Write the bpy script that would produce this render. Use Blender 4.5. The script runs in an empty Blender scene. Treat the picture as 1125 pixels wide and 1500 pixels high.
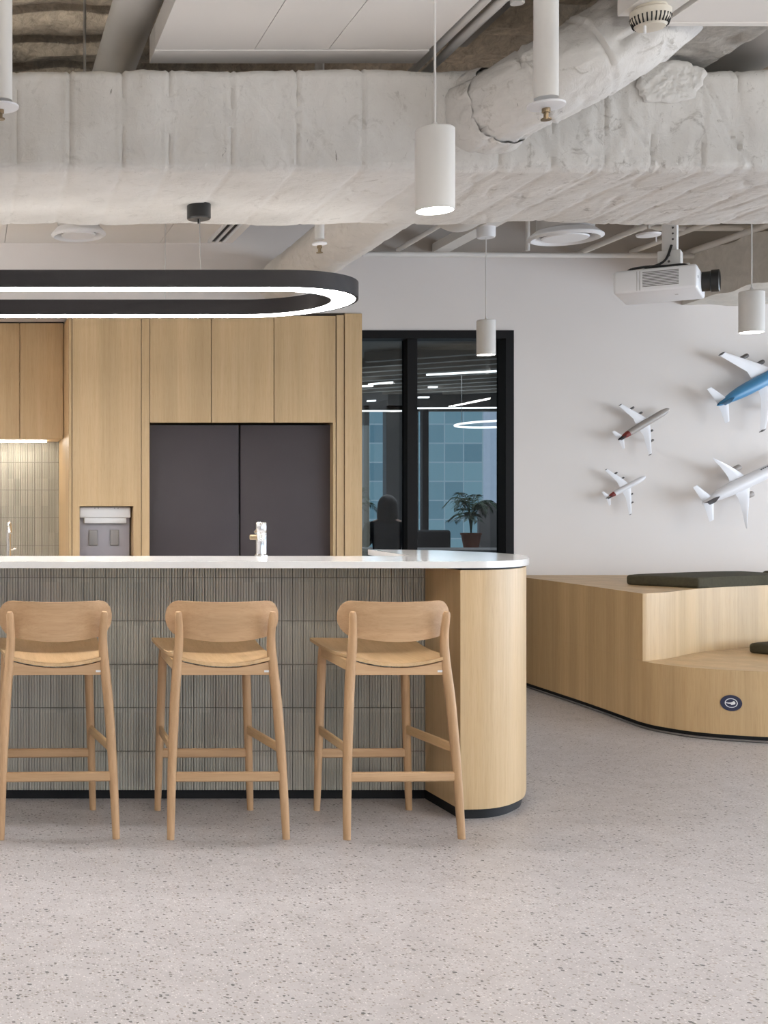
import bpy, bmesh, math, random
from mathutils import Vector, Matrix, noise
random.seed(7)
R = math.radians
PI = math.pi
scene = bpy.context.scene
COL = scene.collection

# ------------------------------------------------------------------ materials
def newmat(name):
    m = bpy.data.materials.new(name); m.use_nodes = True
    nt = m.node_tree; b = nt.nodes['Principled BSDF']
    return m, nt, b

def lk(nt, a, b): nt.links.new(a, b)

def coords(nt, scale, kind='Object', rnd=False):
    tc = nt.nodes.new('ShaderNodeTexCoord'); mp = nt.nodes.new('ShaderNodeMapping')
    mp.inputs['Scale'].default_value = scale
    lk(nt, tc.outputs[kind], mp.inputs['Vector'])
    if rnd:
        oi = nt.nodes.new('ShaderNodeObjectInfo'); ml = nt.nodes.new('ShaderNodeMath'); ml.operation = 'MULTIPLY'
        ml.inputs[1].default_value = 37.0
        lk(nt, oi.outputs['Random'], ml.inputs[0])
        cb = nt.nodes.new('ShaderNodeCombineXYZ')
        for i in range(3): lk(nt, ml.outputs[0], cb.inputs[i])
        lk(nt, cb.outputs[0], mp.inputs['Location'])
    return mp.outputs['Vector']

def ramp(nt, fac, stops):
    r = nt.nodes.new('ShaderNodeValToRGB'); e = r.color_ramp.elements
    while len(e) < len(stops): e.new(0.5)
    for i, (p, c) in enumerate(stops):
        e[i].position = p; e[i].color = (c[0], c[1], c[2], 1)
    lk(nt, fac, r.inputs['Fac']); return r.outputs['Color']

def noise_node(nt, vec, scale, detail=4, rough=0.55, dist=0.0):
    n = nt.nodes.new('ShaderNodeTexNoise')
    n.inputs['Scale'].default_value = scale; n.inputs['Detail'].default_value = detail
    n.inputs['Roughness'].default_value = rough; n.inputs['Distortion'].default_value = dist
    lk(nt, vec, n.inputs['Vector']); return n.outputs['Fac']

def mixc(nt, a, b, fac, mode='MIX'):
    n = nt.nodes.new('ShaderNodeMix'); n.data_type = 'RGBA'; n.blend_type = mode
    if isinstance(fac, (int, float)): n.inputs['Factor'].default_value = fac
    else: lk(nt, fac, n.inputs['Factor'])
    for v, k in ((a, 'A'), (b, 'B')):
        s = [i for i in n.inputs if i.name == k and i.type == 'RGBA'][0]
        if isinstance(v, tuple): s.default_value = (v[0], v[1], v[2], 1)
        else: lk(nt, v, s)
    return [o for o in n.outputs if o.type == 'RGBA'][0]

def bump(nt, b, h, strength=0.3, dist=0.01):
    n = nt.nodes.new('ShaderNodeBump'); n.inputs['Strength'].default_value = strength
    n.inputs['Distance'].default_value = dist
    lk(nt, h, n.inputs['Height']); lk(nt, n.outputs['Normal'], b.inputs['Normal'])

def plain(name, col, rough=0.5, metal=0.0, spec=0.5, vary=0.04, vscale=6, bmp=0.0):
    m, nt, b = newmat(name)
    v = coords(nt, (1, 1, 1))
    f = noise_node(nt, v, vscale, 3)
    lo = tuple(c * (1 - vary) for c in col); hi = tuple(min(1, c * (1 + vary)) for c in col)
    lk(nt, ramp(nt, f, [(0.3, lo), (0.7, hi)]), b.inputs['Base Color'])
    b.inputs['Roughness'].default_value = rough; b.inputs['Metallic'].default_value = metal
    b.inputs['Specular IOR Level'].default_value = spec
    if bmp: bump(nt, b, noise_node(nt, v, 180, 3), bmp, 0.002)
    return m

def wood(name, dark, light, axis='z', rough=0.45, freq=34, plank=5.0, rnd=True):
    m, nt, b = newmat(name)
    a = {'z': (1, 1, 0.035), 'x': (0.035, 1, 1), 'y': (1, 0.035, 1)}[axis]
    s = tuple(k * freq for k in a)
    v = coords(nt, s, rnd=rnd)
    f = noise_node(nt, v, 1.0, 6, 0.62, 0.25)
    c1 = ramp(nt, f, [(0.28, dark), (0.52, tuple((d + l) / 2 for d, l in zip(dark, light))), (0.75, light)])
    v2 = coords(nt, tuple(k * plank for k in a), rnd=rnd)
    f2 = noise_node(nt, v2, 1.0, 2, 0.4)
    c2 = ramp(nt, f2, [(0.35, (0.88, 0.87, 0.85)), (0.65, (1.06, 1.05, 1.05))])
    v3 = coords(nt, tuple(k * freq * 6 for k in a), rnd=rnd)
    f3 = noise_node(nt, v3, 1.0, 2, 0.5)
    c3 = ramp(nt, f3, [(0.34, (0.90, 0.88, 0.85)), (0.46, (1, 1, 1))])
    c = mixc(nt, c1, c2, 1.0, 'MULTIPLY'); c = mixc(nt, c, c3, 0.8, 'MULTIPLY')
    lk(nt, c, b.inputs['Base Color']); b.inputs['Roughness'].default_value = rough
    b.inputs['Specular IOR Level'].default_value = 0.4
    bump(nt, b, f3, 0.05, 0.001)
    return m

def emit(name, col, s):
    m = bpy.data.materials.new(name); m.use_nodes = True; nt = m.node_tree
    for n in list(nt.nodes): nt.nodes.remove(n)
    o = nt.nodes.new('ShaderNodeOutputMaterial'); e = nt.nodes.new('ShaderNodeEmission')
    e.inputs['Color'].default_value = (*col, 1); e.inputs['Strength'].default_value = s
    lk(nt, e.outputs[0], o.inputs['Surface']); return m

def glass(name, tint, refl=1.0):
    m = bpy.data.materials.new(name); m.use_nodes = True; nt = m.node_tree
    for n in list(nt.nodes): nt.nodes.remove(n)
    o = nt.nodes.new('ShaderNodeOutputMaterial'); t = nt.nodes.new('ShaderNodeBsdfTransparent')
    g = nt.nodes.new('ShaderNodeBsdfGlossy'); mx = nt.nodes.new('ShaderNodeMixShader'); fr = nt.nodes.new('ShaderNodeFresnel')
    t.inputs['Color'].default_value = (*tint, 1); g.inputs['Roughness'].default_value = 0.0
    fr.inputs['IOR'].default_value = 1.5
    lk(nt, fr.outputs[0], mx.inputs['Fac']); lk(nt, t.outputs[0], mx.inputs[1]); lk(nt, g.outputs[0], mx.inputs[2])
    lk(nt, mx.outputs[0], o.inputs['Surface']); return m

M = {}
M['oak'] = wood('oak_veneer', (0.535, 0.375, 0.20), (0.61, 0.45, 0.262), freq=60, plank=9)
M['oak_bench'] = wood('oak_bench_veneer', (0.465, 0.315, 0.155), (0.545, 0.388, 0.21), freq=45, plank=8, rnd=False)
M['oak_flat'] = wood('oak_veneer_flat', (0.50, 0.35, 0.18), (0.58, 0.43, 0.25), 'x')
M['ash_v'] = wood('stool_oak_upright', (0.43, 0.262, 0.135), (0.56, 0.37, 0.212), 'z', 0.5, 50, 9)
M['ash_x'] = wood('stool_oak_across', (0.43, 0.265, 0.138), (0.54, 0.36, 0.208), 'x', 0.5, 50, 9)
M['ash_y'] = wood('stool_oak_seat', (0.55, 0.36, 0.18), (0.66, 0.46, 0.26), 'y', 0.45, 46, 9)
M['stone'] = plain('white_quartz', (0.80, 0.78, 0.76), 0.12, 0, 0.5, 0.02, 30)
M['black'] = plain('black_plinth', (0.008, 0.008, 0.009), 0.5, 0, 0.2)
M['frame'] = plain('black_window_frame', (0.009, 0.0085, 0.009), 0.6, 0, 0.15)
M['charcoal'] = plain('charcoal_door', (0.053, 0.045, 0.050), 0.5, 0, 0.3, 0.03)
M['gap'] = plain('dark_gap', (0.006, 0.006, 0.006), 0.7)
M['chrome'] = plain('chrome', (0.90, 0.91, 0.93), 0.16, 1.0, 0.5, 0.0)
M['steel'] = plain('brushed_steel', (0.5, 0.5, 0.5), 0.3, 1.0)
M['white'] = plain('white_plastic', (0.78, 0.78, 0.79), 0.4, 0, 0.5, 0.01)
M['whitepaint'] = plain('white_metal_paint', (0.70, 0.68, 0.65), 0.45, 0, 0.4, 0.03, 3)
M['greypaint'] = plain('grey_metal_paint', (0.42, 0.40, 0.38), 0.5, 0, 0.4, 0.05, 3)
M['disp'] = plain('dispenser_grey', (0.36, 0.35, 0.39), 0.4)
M['pad'] = plain('paddle_grey', (0.26, 0.25, 0.25), 0.5)
M['lamp_dark'] = plain('lamp_housing', (0.022, 0.019, 0.020), 0.5, 0, 0.3)
M['blackplastic'] = plain('black_plastic', (0.012, 0.012, 0.012), 0.35)
M['brass'] = plain('dull_brass', (0.25, 0.19, 0.12), 0.35, 0.9)
M['beige'] = plain('beige_plastic', (0.60, 0.55, 0.46), 0.5)
M['olive'] = plain('olive_fabric', (0.062, 0.055, 0.035), 0.9, 0, 0.2, 0.12, 60, 0.4)
M['blue'] = plain('blue_paint', (0.05, 0.22, 0.42), 0.3)
M['planewhite'] = plain('model_white', (0.76, 0.76, 0.79), 0.35, 0, 0.5, 0.01)
M['planegrey'] = plain('model_grey', (0.36, 0.33, 0.31), 0.35)
M['red'] = plain('dark_red', (0.20, 0.025, 0.02), 0.4)
M['navy'] = plain('navy', (0.012, 0.014, 0.045), 0.4)
M['darkfin'] = plain('dark_tail', (0.04, 0.035, 0.045), 0.4)
M['engine'] = plain('engine_dark', (0.10, 0.09, 0.085), 0.4)
M['taupe_grey'] = plain('taupe_wall_tone', (0.44, 0.41, 0.38), 0.8, 0, 0.2, 0.06, 3)
M['skin'] = plain('skin', (0.45, 0.28, 0.2), 0.5)
M['darkcloth'] = plain('dark_cloth', (0.025, 0.027, 0.033), 0.9)
M['hair'] = plain('dark_hair', (0.012, 0.010, 0.010), 0.5)
M['leaf'] = plain('leaf_green', (0.02, 0.06, 0.03), 0.5, 0, 0.4, 0.3, 9)
M['terracotta'] = plain('terracotta', (0.22, 0.07, 0.04), 0.7)
M['officefloor'] = plain('office_carpet', (0.10, 0.10, 0.11), 0.9, 0, 0.2, 0.15, 20)
M['officedark'] = plain('office_dark', (0.16, 0.16, 0.165), 0.7)
M['officeceil'] = plain('office_ceiling', (0.42, 0.38, 0.34), 0.8)
M['curtain'] = plain('grey_curtain', (0.14, 0.14, 0.15), 0.9)
M['led'] = emit('led_cool', (1.0, 0.975, 0.96), 30.0)
M['added_up_glow'] = emit('added_up_glow', (1.0, 0.97, 0.93), 4.0)
M['led_warm'] = emit('led_warm', (1.0, 0.93, 0.82), 30.0)
M['led_pend'] = emit('pendant_led', (1.0, 0.95, 0.88), 22.0)
M['led_office'] = emit('office_led', (0.95, 0.97, 1.0), 3.0)
M['glass'] = glass('window_glass', (0.72, 0.76, 0.77))
M['glass_out'] = glass('outer_glass', (0.75, 0.83, 0.86))
M['petal_white'] = emit('dummy', (1, 1, 1), 0) if False else M['white']

def mat_wall():
    m, nt, b = newmat('white_wall_paint'); v = coords(nt, (1, 1, 1))
    lk(nt, ramp(nt, noise_node(nt, v, 1.5, 3), [(0.3, (0.715, 0.675, 0.65)), (0.7, (0.74, 0.70, 0.675))]), b.inputs['Base Color'])
    b.inputs['Roughness'].default_value = 0.85; b.inputs['Specular IOR Level'].default_value = 0.2
    bump(nt, b, noise_node(nt, v, 120, 2), 0.05, 0.002); return m
M['wall'] = mat_wall()

def mat_ceilpanel():
    return plain('ceiling_panel_paint', (0.76, 0.73, 0.69), 0.85, 0, 0.2, 0.02, 2)
M['panel'] = mat_ceilpanel()

def mat_floor():
    m, nt, b = newmat('terrazzo'); tc = coords(nt, (1, 1, 1))
    v = tc
    base = ramp(nt, noise_node(nt, v, 9, 5), [(0.3, (0.385, 0.363, 0.365)), (0.7, (0.46, 0.438, 0.441))])
    def chips(scale, lo, hi, col_lo, col_hi, thr, base):
        vo = nt.nodes.new('ShaderNodeTexVoronoi'); vo.inputs['Scale'].default_value = scale
        lk(nt, v, vo.inputs['Vector'])
        sep = nt.nodes.new('ShaderNodeSeparateColor'); lk(nt, vo.outputs['Color'], sep.inputs[0])
        g1 = nt.nodes.new('ShaderNodeMath'); g1.operation = 'LESS_THAN'; g1.inputs[1].default_value = hi
        lk(nt, sep.outputs[0], g1.inputs[0])
        sz = nt.nodes.new('ShaderNodeMath'); sz.operation = 'MULTIPLY_ADD'
        lk(nt, sep.outputs[1], sz.inputs[0]); sz.inputs[1].default_value = thr * 0.7; sz.inputs[2].default_value = thr * 0.45
        nz = noise_node(nt, v, scale * 2.2, 2)
        ad = nt.nodes.new('ShaderNodeMath'); ad.operation = 'MULTIPLY_ADD'
        lk(nt, nz, ad.inputs[0]); ad.inputs[1].default_value = 0.5; lk(nt, vo.outputs['Distance'], ad.inputs[2])
        sb = nt.nodes.new('ShaderNodeMath'); sb.operation = 'SUBTRACT'; lk(nt, ad.outputs[0], sb.inputs[0]); sb.inputs[1].default_value = 0.25
        g2 = nt.nodes.new('ShaderNodeMath'); g2.operation = 'LESS_THAN'
        lk(nt, sb.outputs[0], g2.inputs[0]); lk(nt, sz.outputs[0], g2.inputs[1])
        f = nt.nodes.new('ShaderNodeMath'); f.operation = 'MULTIPLY'
        lk(nt, g1.outputs[0], f.inputs[0]); lk(nt, g2.outputs[0], f.inputs[1])
        c = ramp(nt, sep.outputs[2], [(0.0, col_lo), (1.0, col_hi)])
        return mixc(nt, base, c, f.outputs[0])
    c = chips(150, 0, 0.35, (0.54, 0.51, 0.50), (0.64, 0.61, 0.60), 0.42, base)
    c = chips(120, 0, 0.40, (0.28, 0.25, 0.235), (0.38, 0.34, 0.33), 0.40, c)
    c = chips(76, 0, 0.40, (0.09, 0.08, 0.07), (0.30, 0.26, 0.23), 0.33, c)
    c = chips(58, 0, 0.17, (0.07, 0.07, 0.07), (0.26, 0.235, 0.22), 0.34, c)
    lk(nt, c, b.inputs['Base Color']); b.inputs['Roughness'].default_value = 0.38
    b.inputs['Specular IOR Level'].default_value = 0.35
    return m
M['floor'] = mat_floor()

def mat_tile(name, col):
    m, nt, b = newmat(name); v = coords(nt, (20.49, 1, 5.19))
    vo = nt.nodes.new('ShaderNodeTexWhiteNoise'); vo.noise_dimensions = '3D'
    fl = nt.nodes.new('ShaderNodeVectorMath'); fl.operation = 'FLOOR'
    ad = nt.nodes.new('ShaderNodeVectorMath'); ad.operation = 'MULTIPLY'; ad.inputs[1].default_value = (1, 0, 1)
    lk(nt, v, ad.inputs[0]); lk(nt, ad.outputs[0], fl.inputs[0]); lk(nt, fl.outputs[0], vo.inputs['Vector'])
    lo = tuple(c * 0.90 for c in col); hi = tuple(c * 1.08 for c in col)
    lk(nt, ramp(nt, vo.outputs['Value'], [(0, lo), (1, hi)]), b.inputs['Base Color'])
    b.inputs['Roughness'].default_value = 0.35; return m
M['tile'] = mat_tile('fluted_tile_glaze', (0.40, 0.385, 0.335))
M['grout'] = plain('grout', (0.20, 0.19, 0.16), 0.9)

def mat_duct(name, a, bcol, dirt):
    m, nt, b = newmat(name); v = coords(nt, (1, 1, 1))
    f = noise_node(nt, v, 3, 5, 0.6)
    c = ramp(nt, f, [(0.3, a), (0.7, bcol)])
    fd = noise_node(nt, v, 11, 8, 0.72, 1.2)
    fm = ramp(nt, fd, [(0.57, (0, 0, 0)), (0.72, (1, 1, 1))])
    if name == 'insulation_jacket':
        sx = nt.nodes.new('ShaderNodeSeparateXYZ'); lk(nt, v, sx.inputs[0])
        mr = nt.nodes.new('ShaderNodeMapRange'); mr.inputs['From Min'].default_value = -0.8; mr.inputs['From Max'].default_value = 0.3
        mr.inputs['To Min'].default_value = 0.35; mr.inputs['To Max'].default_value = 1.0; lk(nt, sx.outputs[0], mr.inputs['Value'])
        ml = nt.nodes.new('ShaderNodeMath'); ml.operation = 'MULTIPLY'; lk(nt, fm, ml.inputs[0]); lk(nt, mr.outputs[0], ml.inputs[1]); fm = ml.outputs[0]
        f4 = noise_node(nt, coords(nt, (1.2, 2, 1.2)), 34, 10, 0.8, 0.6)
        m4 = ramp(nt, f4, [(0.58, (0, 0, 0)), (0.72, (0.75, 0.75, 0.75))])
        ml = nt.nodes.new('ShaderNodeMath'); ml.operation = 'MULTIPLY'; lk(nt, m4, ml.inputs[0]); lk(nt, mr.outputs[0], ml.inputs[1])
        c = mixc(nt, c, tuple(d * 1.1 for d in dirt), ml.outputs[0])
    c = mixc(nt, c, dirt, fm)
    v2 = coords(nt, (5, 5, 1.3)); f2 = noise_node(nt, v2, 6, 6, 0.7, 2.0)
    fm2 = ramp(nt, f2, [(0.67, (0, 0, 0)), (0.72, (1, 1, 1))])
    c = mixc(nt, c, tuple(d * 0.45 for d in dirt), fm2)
    lk(nt, c, b.inputs['Base Color']); b.inputs['Roughness'].default_value = 0.75
    b.inputs['Specular IOR Level'].default_value = 0.25
    bump(nt, b, noise_node(nt, v, 26, 8, 0.65, 0.8), 0.45, 0.012)
    return m
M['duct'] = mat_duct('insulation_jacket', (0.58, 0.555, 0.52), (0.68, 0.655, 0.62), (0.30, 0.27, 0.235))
M['duct_mid'] = mat_duct('insulation_jacket_mid', (0.62, 0.595, 0.56), (0.70, 0.675, 0.64), (0.36, 0.33, 0.29))
M['duct_clean'] = mat_duct('insulation_jacket_clean', (0.62, 0.59, 0.55), (0.68, 0.65, 0.61), (0.50, 0.47, 0.43))
def mat_rough(name, a, bcol, s=22, st=0.9):
    m, nt, b = newmat(name); v = coords(nt, (1, 1, 1))
    f = noise_node(nt, v, s, 8, 0.7, 0.6)
    lk(nt, ramp(nt, f, [(0.3, a), (0.7, bcol)]), b.inputs['Base Color']); b.inputs['Roughness'].default_value = 0.95
    b.inputs['Specular IOR Level'].default_value = 0.1
    bump(nt, b, f, st, 0.03); return m
M['spray'] = mat_rough('sprayed_fireproofing', (0.32, 0.265, 0.205), (0.70, 0.60, 0.47))
M['spray_light'] = mat_rough('sprayed_insulation', (0.48, 0.45, 0.40), (0.68, 0.64, 0.58), 30)
M['spray_patch'] = mat_rough('sprayed_patch', (0.50, 0.475, 0.44), (0.72, 0.69, 0.65), 40, 1.0)
M['concrete'] = mat_rough('rough_concrete', (0.54, 0.52, 0.48), (0.70, 0.67, 0.62), 9, 0.25)

def mat_facade():
    m, nt, b = newmat('glass_facade'); v = coords(nt, (1, 1, 1))
    br = nt.nodes.new('ShaderNodeTexBrick'); br.offset = 0; br.inputs['Scale'].default_value = 1
    br.inputs['Brick Width'].default_value = 0.62; br.inputs['Row Height'].default_value = 0.62
    br.inputs['Mortar Size'].default_value = 0.022; br.inputs['Bias'].default_value = 0
    br.inputs['Color1'].default_value = (0.13, 0.25, 0.32, 1); br.inputs['Color2'].default_value = (0.26, 0.42, 0.48, 1)
    br.inputs['Mortar'].default_value = (0.38, 0.48, 0.54, 1)
    rot = nt.nodes.new('ShaderNodeMapping'); rot.inputs['Rotation'].default_value = (R(90), 0, 0)
    lk(nt, v, rot.inputs['Vector']); lk(nt, rot.outputs[0], br.inputs['Vector'])
    lk(nt, br.outputs['Color'], b.inputs['Base Color']); b.inputs['Roughness'].default_value = 0.3
    return m
M['facade'] = mat_facade()
M['palewall'] = plain('pale_facade', (0.62, 0.66, 0.78), 0.8)

# ------------------------------------------------------------------ mesh helper
class MB:
    def __init__(s): s.bm = bmesh.new()
    def box(s, x0, x1, y0, y1, z0, z1, bev=0.0, seg=2):
        r = bmesh.ops.create_cube(s.bm, size=1)
        vs = r['verts']
        for v in vs:
            v.co = Vector(((x0 + x1) / 2 + v.co.x * (x1 - x0), (y0 + y1) / 2 + v.co.y * (y1 - y0), (z0 + z1) / 2 + v.co.z * (z1 - z0)))
        if bev > 0:
            es = list({e for v in vs for e in v.link_edges})
            bmesh.ops.bevel(s.bm, geom=es, offset=bev, segments=seg, affect='EDGES', profile=0.5)
        return s
    def rings(s, rings, cap=True, closed=False):
        vr = [[s.bm.verts.new(p) for p in r] for r in rings]
        n = len(vr[0]); k = len(vr)
        for i in range(k if closed else k - 1):
            a, b = vr[i], vr[(i + 1) % k]
            for j in range(n):
                s.bm.faces.new((a[j], a[(j + 1) % n], b[(j + 1) % n], b[j]))
        if cap and not closed:
            s.bm.faces.new(list(reversed(vr[0]))); s.bm.faces.new(vr[-1])
        return s
    def tube(s, pts, rad, seg=12, closed=False, cap=True, flat=None):
        pts = [Vector(p) for p in pts]; n = len(pts)
        if isinstance(rad, (int, float)): rad = [rad] * n
        rings = []; prev = None
        for i, p in enumerate(pts):
            if closed: t = pts[(i + 1) % n] - pts[i - 1]
            else: t = pts[min(i + 1, n - 1)] - pts[max(i - 1, 0)]
            t.normalize()
            if prev is None:
                u = t.orthogonal().normalized() if abs(t.z) > 0.95 else Vector((0, 0, 1)).cross(t).normalized()
            else:
                u = (prev - t * prev.dot(t)).normalized()
            prev = u; w = t.cross(u)
            r = rad[i]
            rings.append([p + u * math.cos(2 * PI * k / seg) * r + w * math.sin(2 * PI * k / seg) * r for k in range(seg)])
        return s.rings(rings, cap, closed)
    def cyl(s, a, b, r, seg=24): return s.tube([a, b], r, seg)
    def lathe(s, prof, c, axis='z', seg=32, cap=True):
        rings = []
        for (r, h) in prof:
            ring = []
            for k in range(seg):
                a = 2 * PI * k / seg; ca, sa = math.cos(a) * r, math.sin(a) * r
                p = {'z': (ca, sa, h), 'x': (h, ca, sa), 'y': (sa, h, ca)}[axis]
                ring.append(Vector(c) + Vector(p))
            rings.append(ring)
        return s.rings(rings, cap)
    def prism(s, poly, z0, z1, bev=0.0):
        a = [s.bm.verts.new((p[0], p[1], z0)) for p in poly]; b = [s.bm.verts.new((p[0], p[1], z1)) for p in poly]
        n = len(poly)
        s.bm.faces.new(list(reversed(a))); top = s.bm.faces.new(b)
        for i in range(n): s.bm.faces.new((a[i], a[(i + 1) % n], b[(i + 1) % n], b[i]))
        if bev: bmesh.ops.bevel(s.bm, geom=list(top.edges), offset=bev, segments=3, affect='EDGES', profile=0.5)
        return s
    def obar(s, a, b, w, h, up=(0, 0, 1), bev=0.0):
        a, b = Vector(a), Vector(b); t = (b - a).normalized(); up = Vector(up)
        sd = t.cross(up).normalized(); up = sd.cross(t)
        c = [(-w / 2, -h / 2), (w / 2, -h / 2), (w / 2, h / 2), (-w / 2, h / 2)]
        if bev:
            e = bev; W, H = w / 2, h / 2
            c = [(-W + e, -H), (W - e, -H), (W, -H + e), (W, H - e), (W - e, H), (-W + e, H), (-W, H - e), (-W, -H + e)]
        return s.rings([[p + sd * x + up * z for x, z in c] for p in (a, b)])
    def grid(s, fn, nu, nv, closev=False):
        vs = [[s.bm.verts.new(fn(i, j)) for j in range(nv)] for i in range(nu)]
        for i in range(nu - 1):
            for j in range(nv if closev else nv - 1):
                s.bm.faces.new((vs[i][j], vs[i + 1][j], vs[i + 1][(j + 1) % nv], vs[i][(j + 1) % nv]))
        return s
    def build(s, name, mat, parent=None, origin=None, smooth=35, recalc=True, local=False):
        bm = s.bm
        if recalc: bmesh.ops.recalc_face_normals(bm, faces=bm.faces)
        if origin is None and parent is not None and not local:
            o = Vector((0, 0, 0)); p = parent
            while p is not None: o += p.location; p = p.parent
        else: o = Vector(origin or (0, 0, 0))
        if local: o = Vector((0, 0, 0))
        bmesh.ops.translate(bm, verts=bm.verts, vec=-o)
        me = bpy.data.meshes.new(name); bm.to_mesh(me); bm.free()
        me.materials.append(mat)
        ob = bpy.data.objects.new(name, me); COL.objects.link(ob)
        if parent is not None: ob.parent = parent
        else: ob.location = o
        if smooth:
            for p in me.polygons: p.use_smooth = True
            me.set_sharp_from_angle(angle=R(smooth))
        return ob

def tag(o, label, cat, group=None, kind=None):
    o['label'] = label; o['category'] = cat
    if group: o['group'] = group
    if kind: o['kind'] = kind
    return o
def thing(name, loc, label, cat, group=None, rot=None):
    o = bpy.data.objects.new(name, None); COL.objects.link(o); o.location = loc
    o.empty_display_size = 0.1
    if rot: o.rotation_euler = rot
    return tag(o, label, cat, group)
def copy_tree(o, parent=None):
    c = o.copy(); COL.objects.link(c)
    if parent is not None: c.parent = parent
    for ch in list(o.children): copy_tree(ch, c)
    return c
def catmull(pts, n=8, closed=False):
    out = []; k = len(pts); P = [Vector(p) for p in pts]
    for i in range(k if closed else k - 1):
        p0 = P[i - 1] if (i > 0 or closed) else P[0]; p1 = P[i]; p2 = P[(i + 1) % k]
        p3 = P[(i + 2) % k] if (closed or i + 2 < k) else P[-1]
        for j in range(n):
            t = j / n
            out.append(0.5 * ((2 * p1) + (p2 - p0) * t + (2 * p0 - 5 * p1 + 4 * p2 - p3) * t * t + (3 * p1 - p0 - 3 * p2 + p3) * t ** 3))
    if not closed: out.append(P[-1])
    return out

# ------------------------------------------------------------------ camera: eye 1.30 m, level, shifted frame
EYE = 1.30; F = 1800.0; VX, VY = -50.0, 742.0
cam_d = bpy.data.cameras.new('camera'); cam = bpy.data.objects.new('camera', cam_d); COL.objects.link(cam)
cam.location = (0, 0, EYE); cam.rotation_euler = (R(90), 0, 0)
cam_d.sensor_width = 36; cam_d.sensor_fit = 'AUTO'; cam_d.lens = 36 * F / 1500
cam_d.shift_x = (562.5 - VX) / 1500; cam_d.shift_y = (VY - 750) / 1500
cam_d.clip_start = 0.05; cam_d.clip_end = 200
scene.camera = cam
def P(px, py, Y): return Vector(((px - VX) * Y / F, Y, EYE - (py - VY) * Y / F))
def PX(px, Y): return (px - VX) * Y / F
def PZ(py, Y): return EYE - (py - VY) * Y / F

# ------------------------------------------------------------------ room shell
WY = 9.15                   # far wall
XL, XR, YF = -3.5, 9.0, -4.0
SLAB = 3.75
def struct(mb, name, mat, label, cat, **k): return tag(mb.build(name, mat, **k), label, cat, kind='structure')
struct(MB().box(XL, XR, YF, WY + 0.15, -0.12, 0), 'floor', M['floor'], 'pale speckled terrazzo floor of the whole room', 'floor')
WX0, WX1, WZ1 = 2.70, PX(752, WY), PZ(484, WY)
mb = MB()
mb.box(XL, WX0, WY, WY + 0.15, 0, SLAB); mb.box(WX1, XR, WY, WY + 0.15, 0, SLAB); mb.box(WX0, WX1, WY, WY + 0.15, WZ1, SLAB)
struct(mb, 'wall_back', M['wall'], 'white far wall behind the model airplanes and bench', 'wall')
struct(MB().box(2.55, XR, WY - 0.02, WY, 3.17, SLAB), 'wall_upper', M['taupe_grey'], 'taupe band of wall above the white horizontal pipe', 'wall')  # thin box, darker taupe than the wall below it
struct(MB().box(XL - 0.15, XL, YF, WY, 0, SLAB), 'wall_left', M['wall'], 'white side wall left of the kitchen', 'wall')
# right wall with a long window, front wall with a long window
mb = MB(); mb.box(XR, XR + 0.2, YF, WY, 0, 0.25).box(XR, XR + 0.2, YF, WY, 2.75, SLAB)
mb.box(XR, XR + 0.2, YF, -1.0, 0.25, 2.75).box(XR, XR + 0.2, 8.9, WY, 0.25, 2.75)
struct(mb, 'wall_right', M['wall'], 'white window wall on the right side', 'wall')
mb = MB(); mb.box(XL, XR, YF - 0.2, YF, 0, 0.3).box(XL, XR, YF - 0.2, YF, 2.8, SLAB)
mb.box(XL, -1.5, YF - 0.2, YF, 0.3, 2.8).box(7.5, XR, YF - 0.2, YF, 0.3, 2.8)
struct(mb, 'wall_front', M['wall'], 'white window wall behind the viewer', 'wall')
mb = MB()
for y in (-1.0, 1.5, 4.0, 6.5, 8.85): mb.box(XR + 0.05, XR + 0.12, y, y + 0.05, 0.25, 2.75)
struct(mb, 'window_2', M['frame'], 'black mullions of the long right window', 'window')
mb = MB()
for x in (-1.5, 0.75, 3.0, 5.25, 7.45): mb.box(x, x + 0.05, YF - 0.12, YF - 0.05, 0.3, 2.8)
struct(mb, 'window_3', M['frame'], 'black mullions of the window behind the viewer', 'window')
# corrugated sprayed slab
def slabfn(i, j):
    x = XL + (XR - XL) * i / 125; y = YF + (WY - YF) * j / 330
    z = SLAB - 0.14 - 0.05 * math.tanh(3 * math.sin(2 * PI * y / 0.36)) + 0.022 * noise.noise(Vector((x * 7, y * 7, 0))) + 0.012 * noise.noise(Vector((x * 21, y * 21, 3)))
    return (x, y, z)
struct(MB().grid(slabfn, 126, 331), 'ceiling', M['spray'], 'brown sprayed corrugated slab above the ducts', 'ceiling', recalc=False)
struct(MB().box(XL, XR, YF, WY, SLAB, SLAB + 0.1), 'ceiling_slab', M['concrete'], 'concrete slab closing the room above', 'ceiling')
# bulkhead over the kitchen
struct(MB().box(XL, PX(530, 7.93), 7.93, WY, 2.548, 3.3), 'wall_bulkhead', M['wall'], 'white bulkhead above the oak kitchen cabinets', 'wall')
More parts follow.
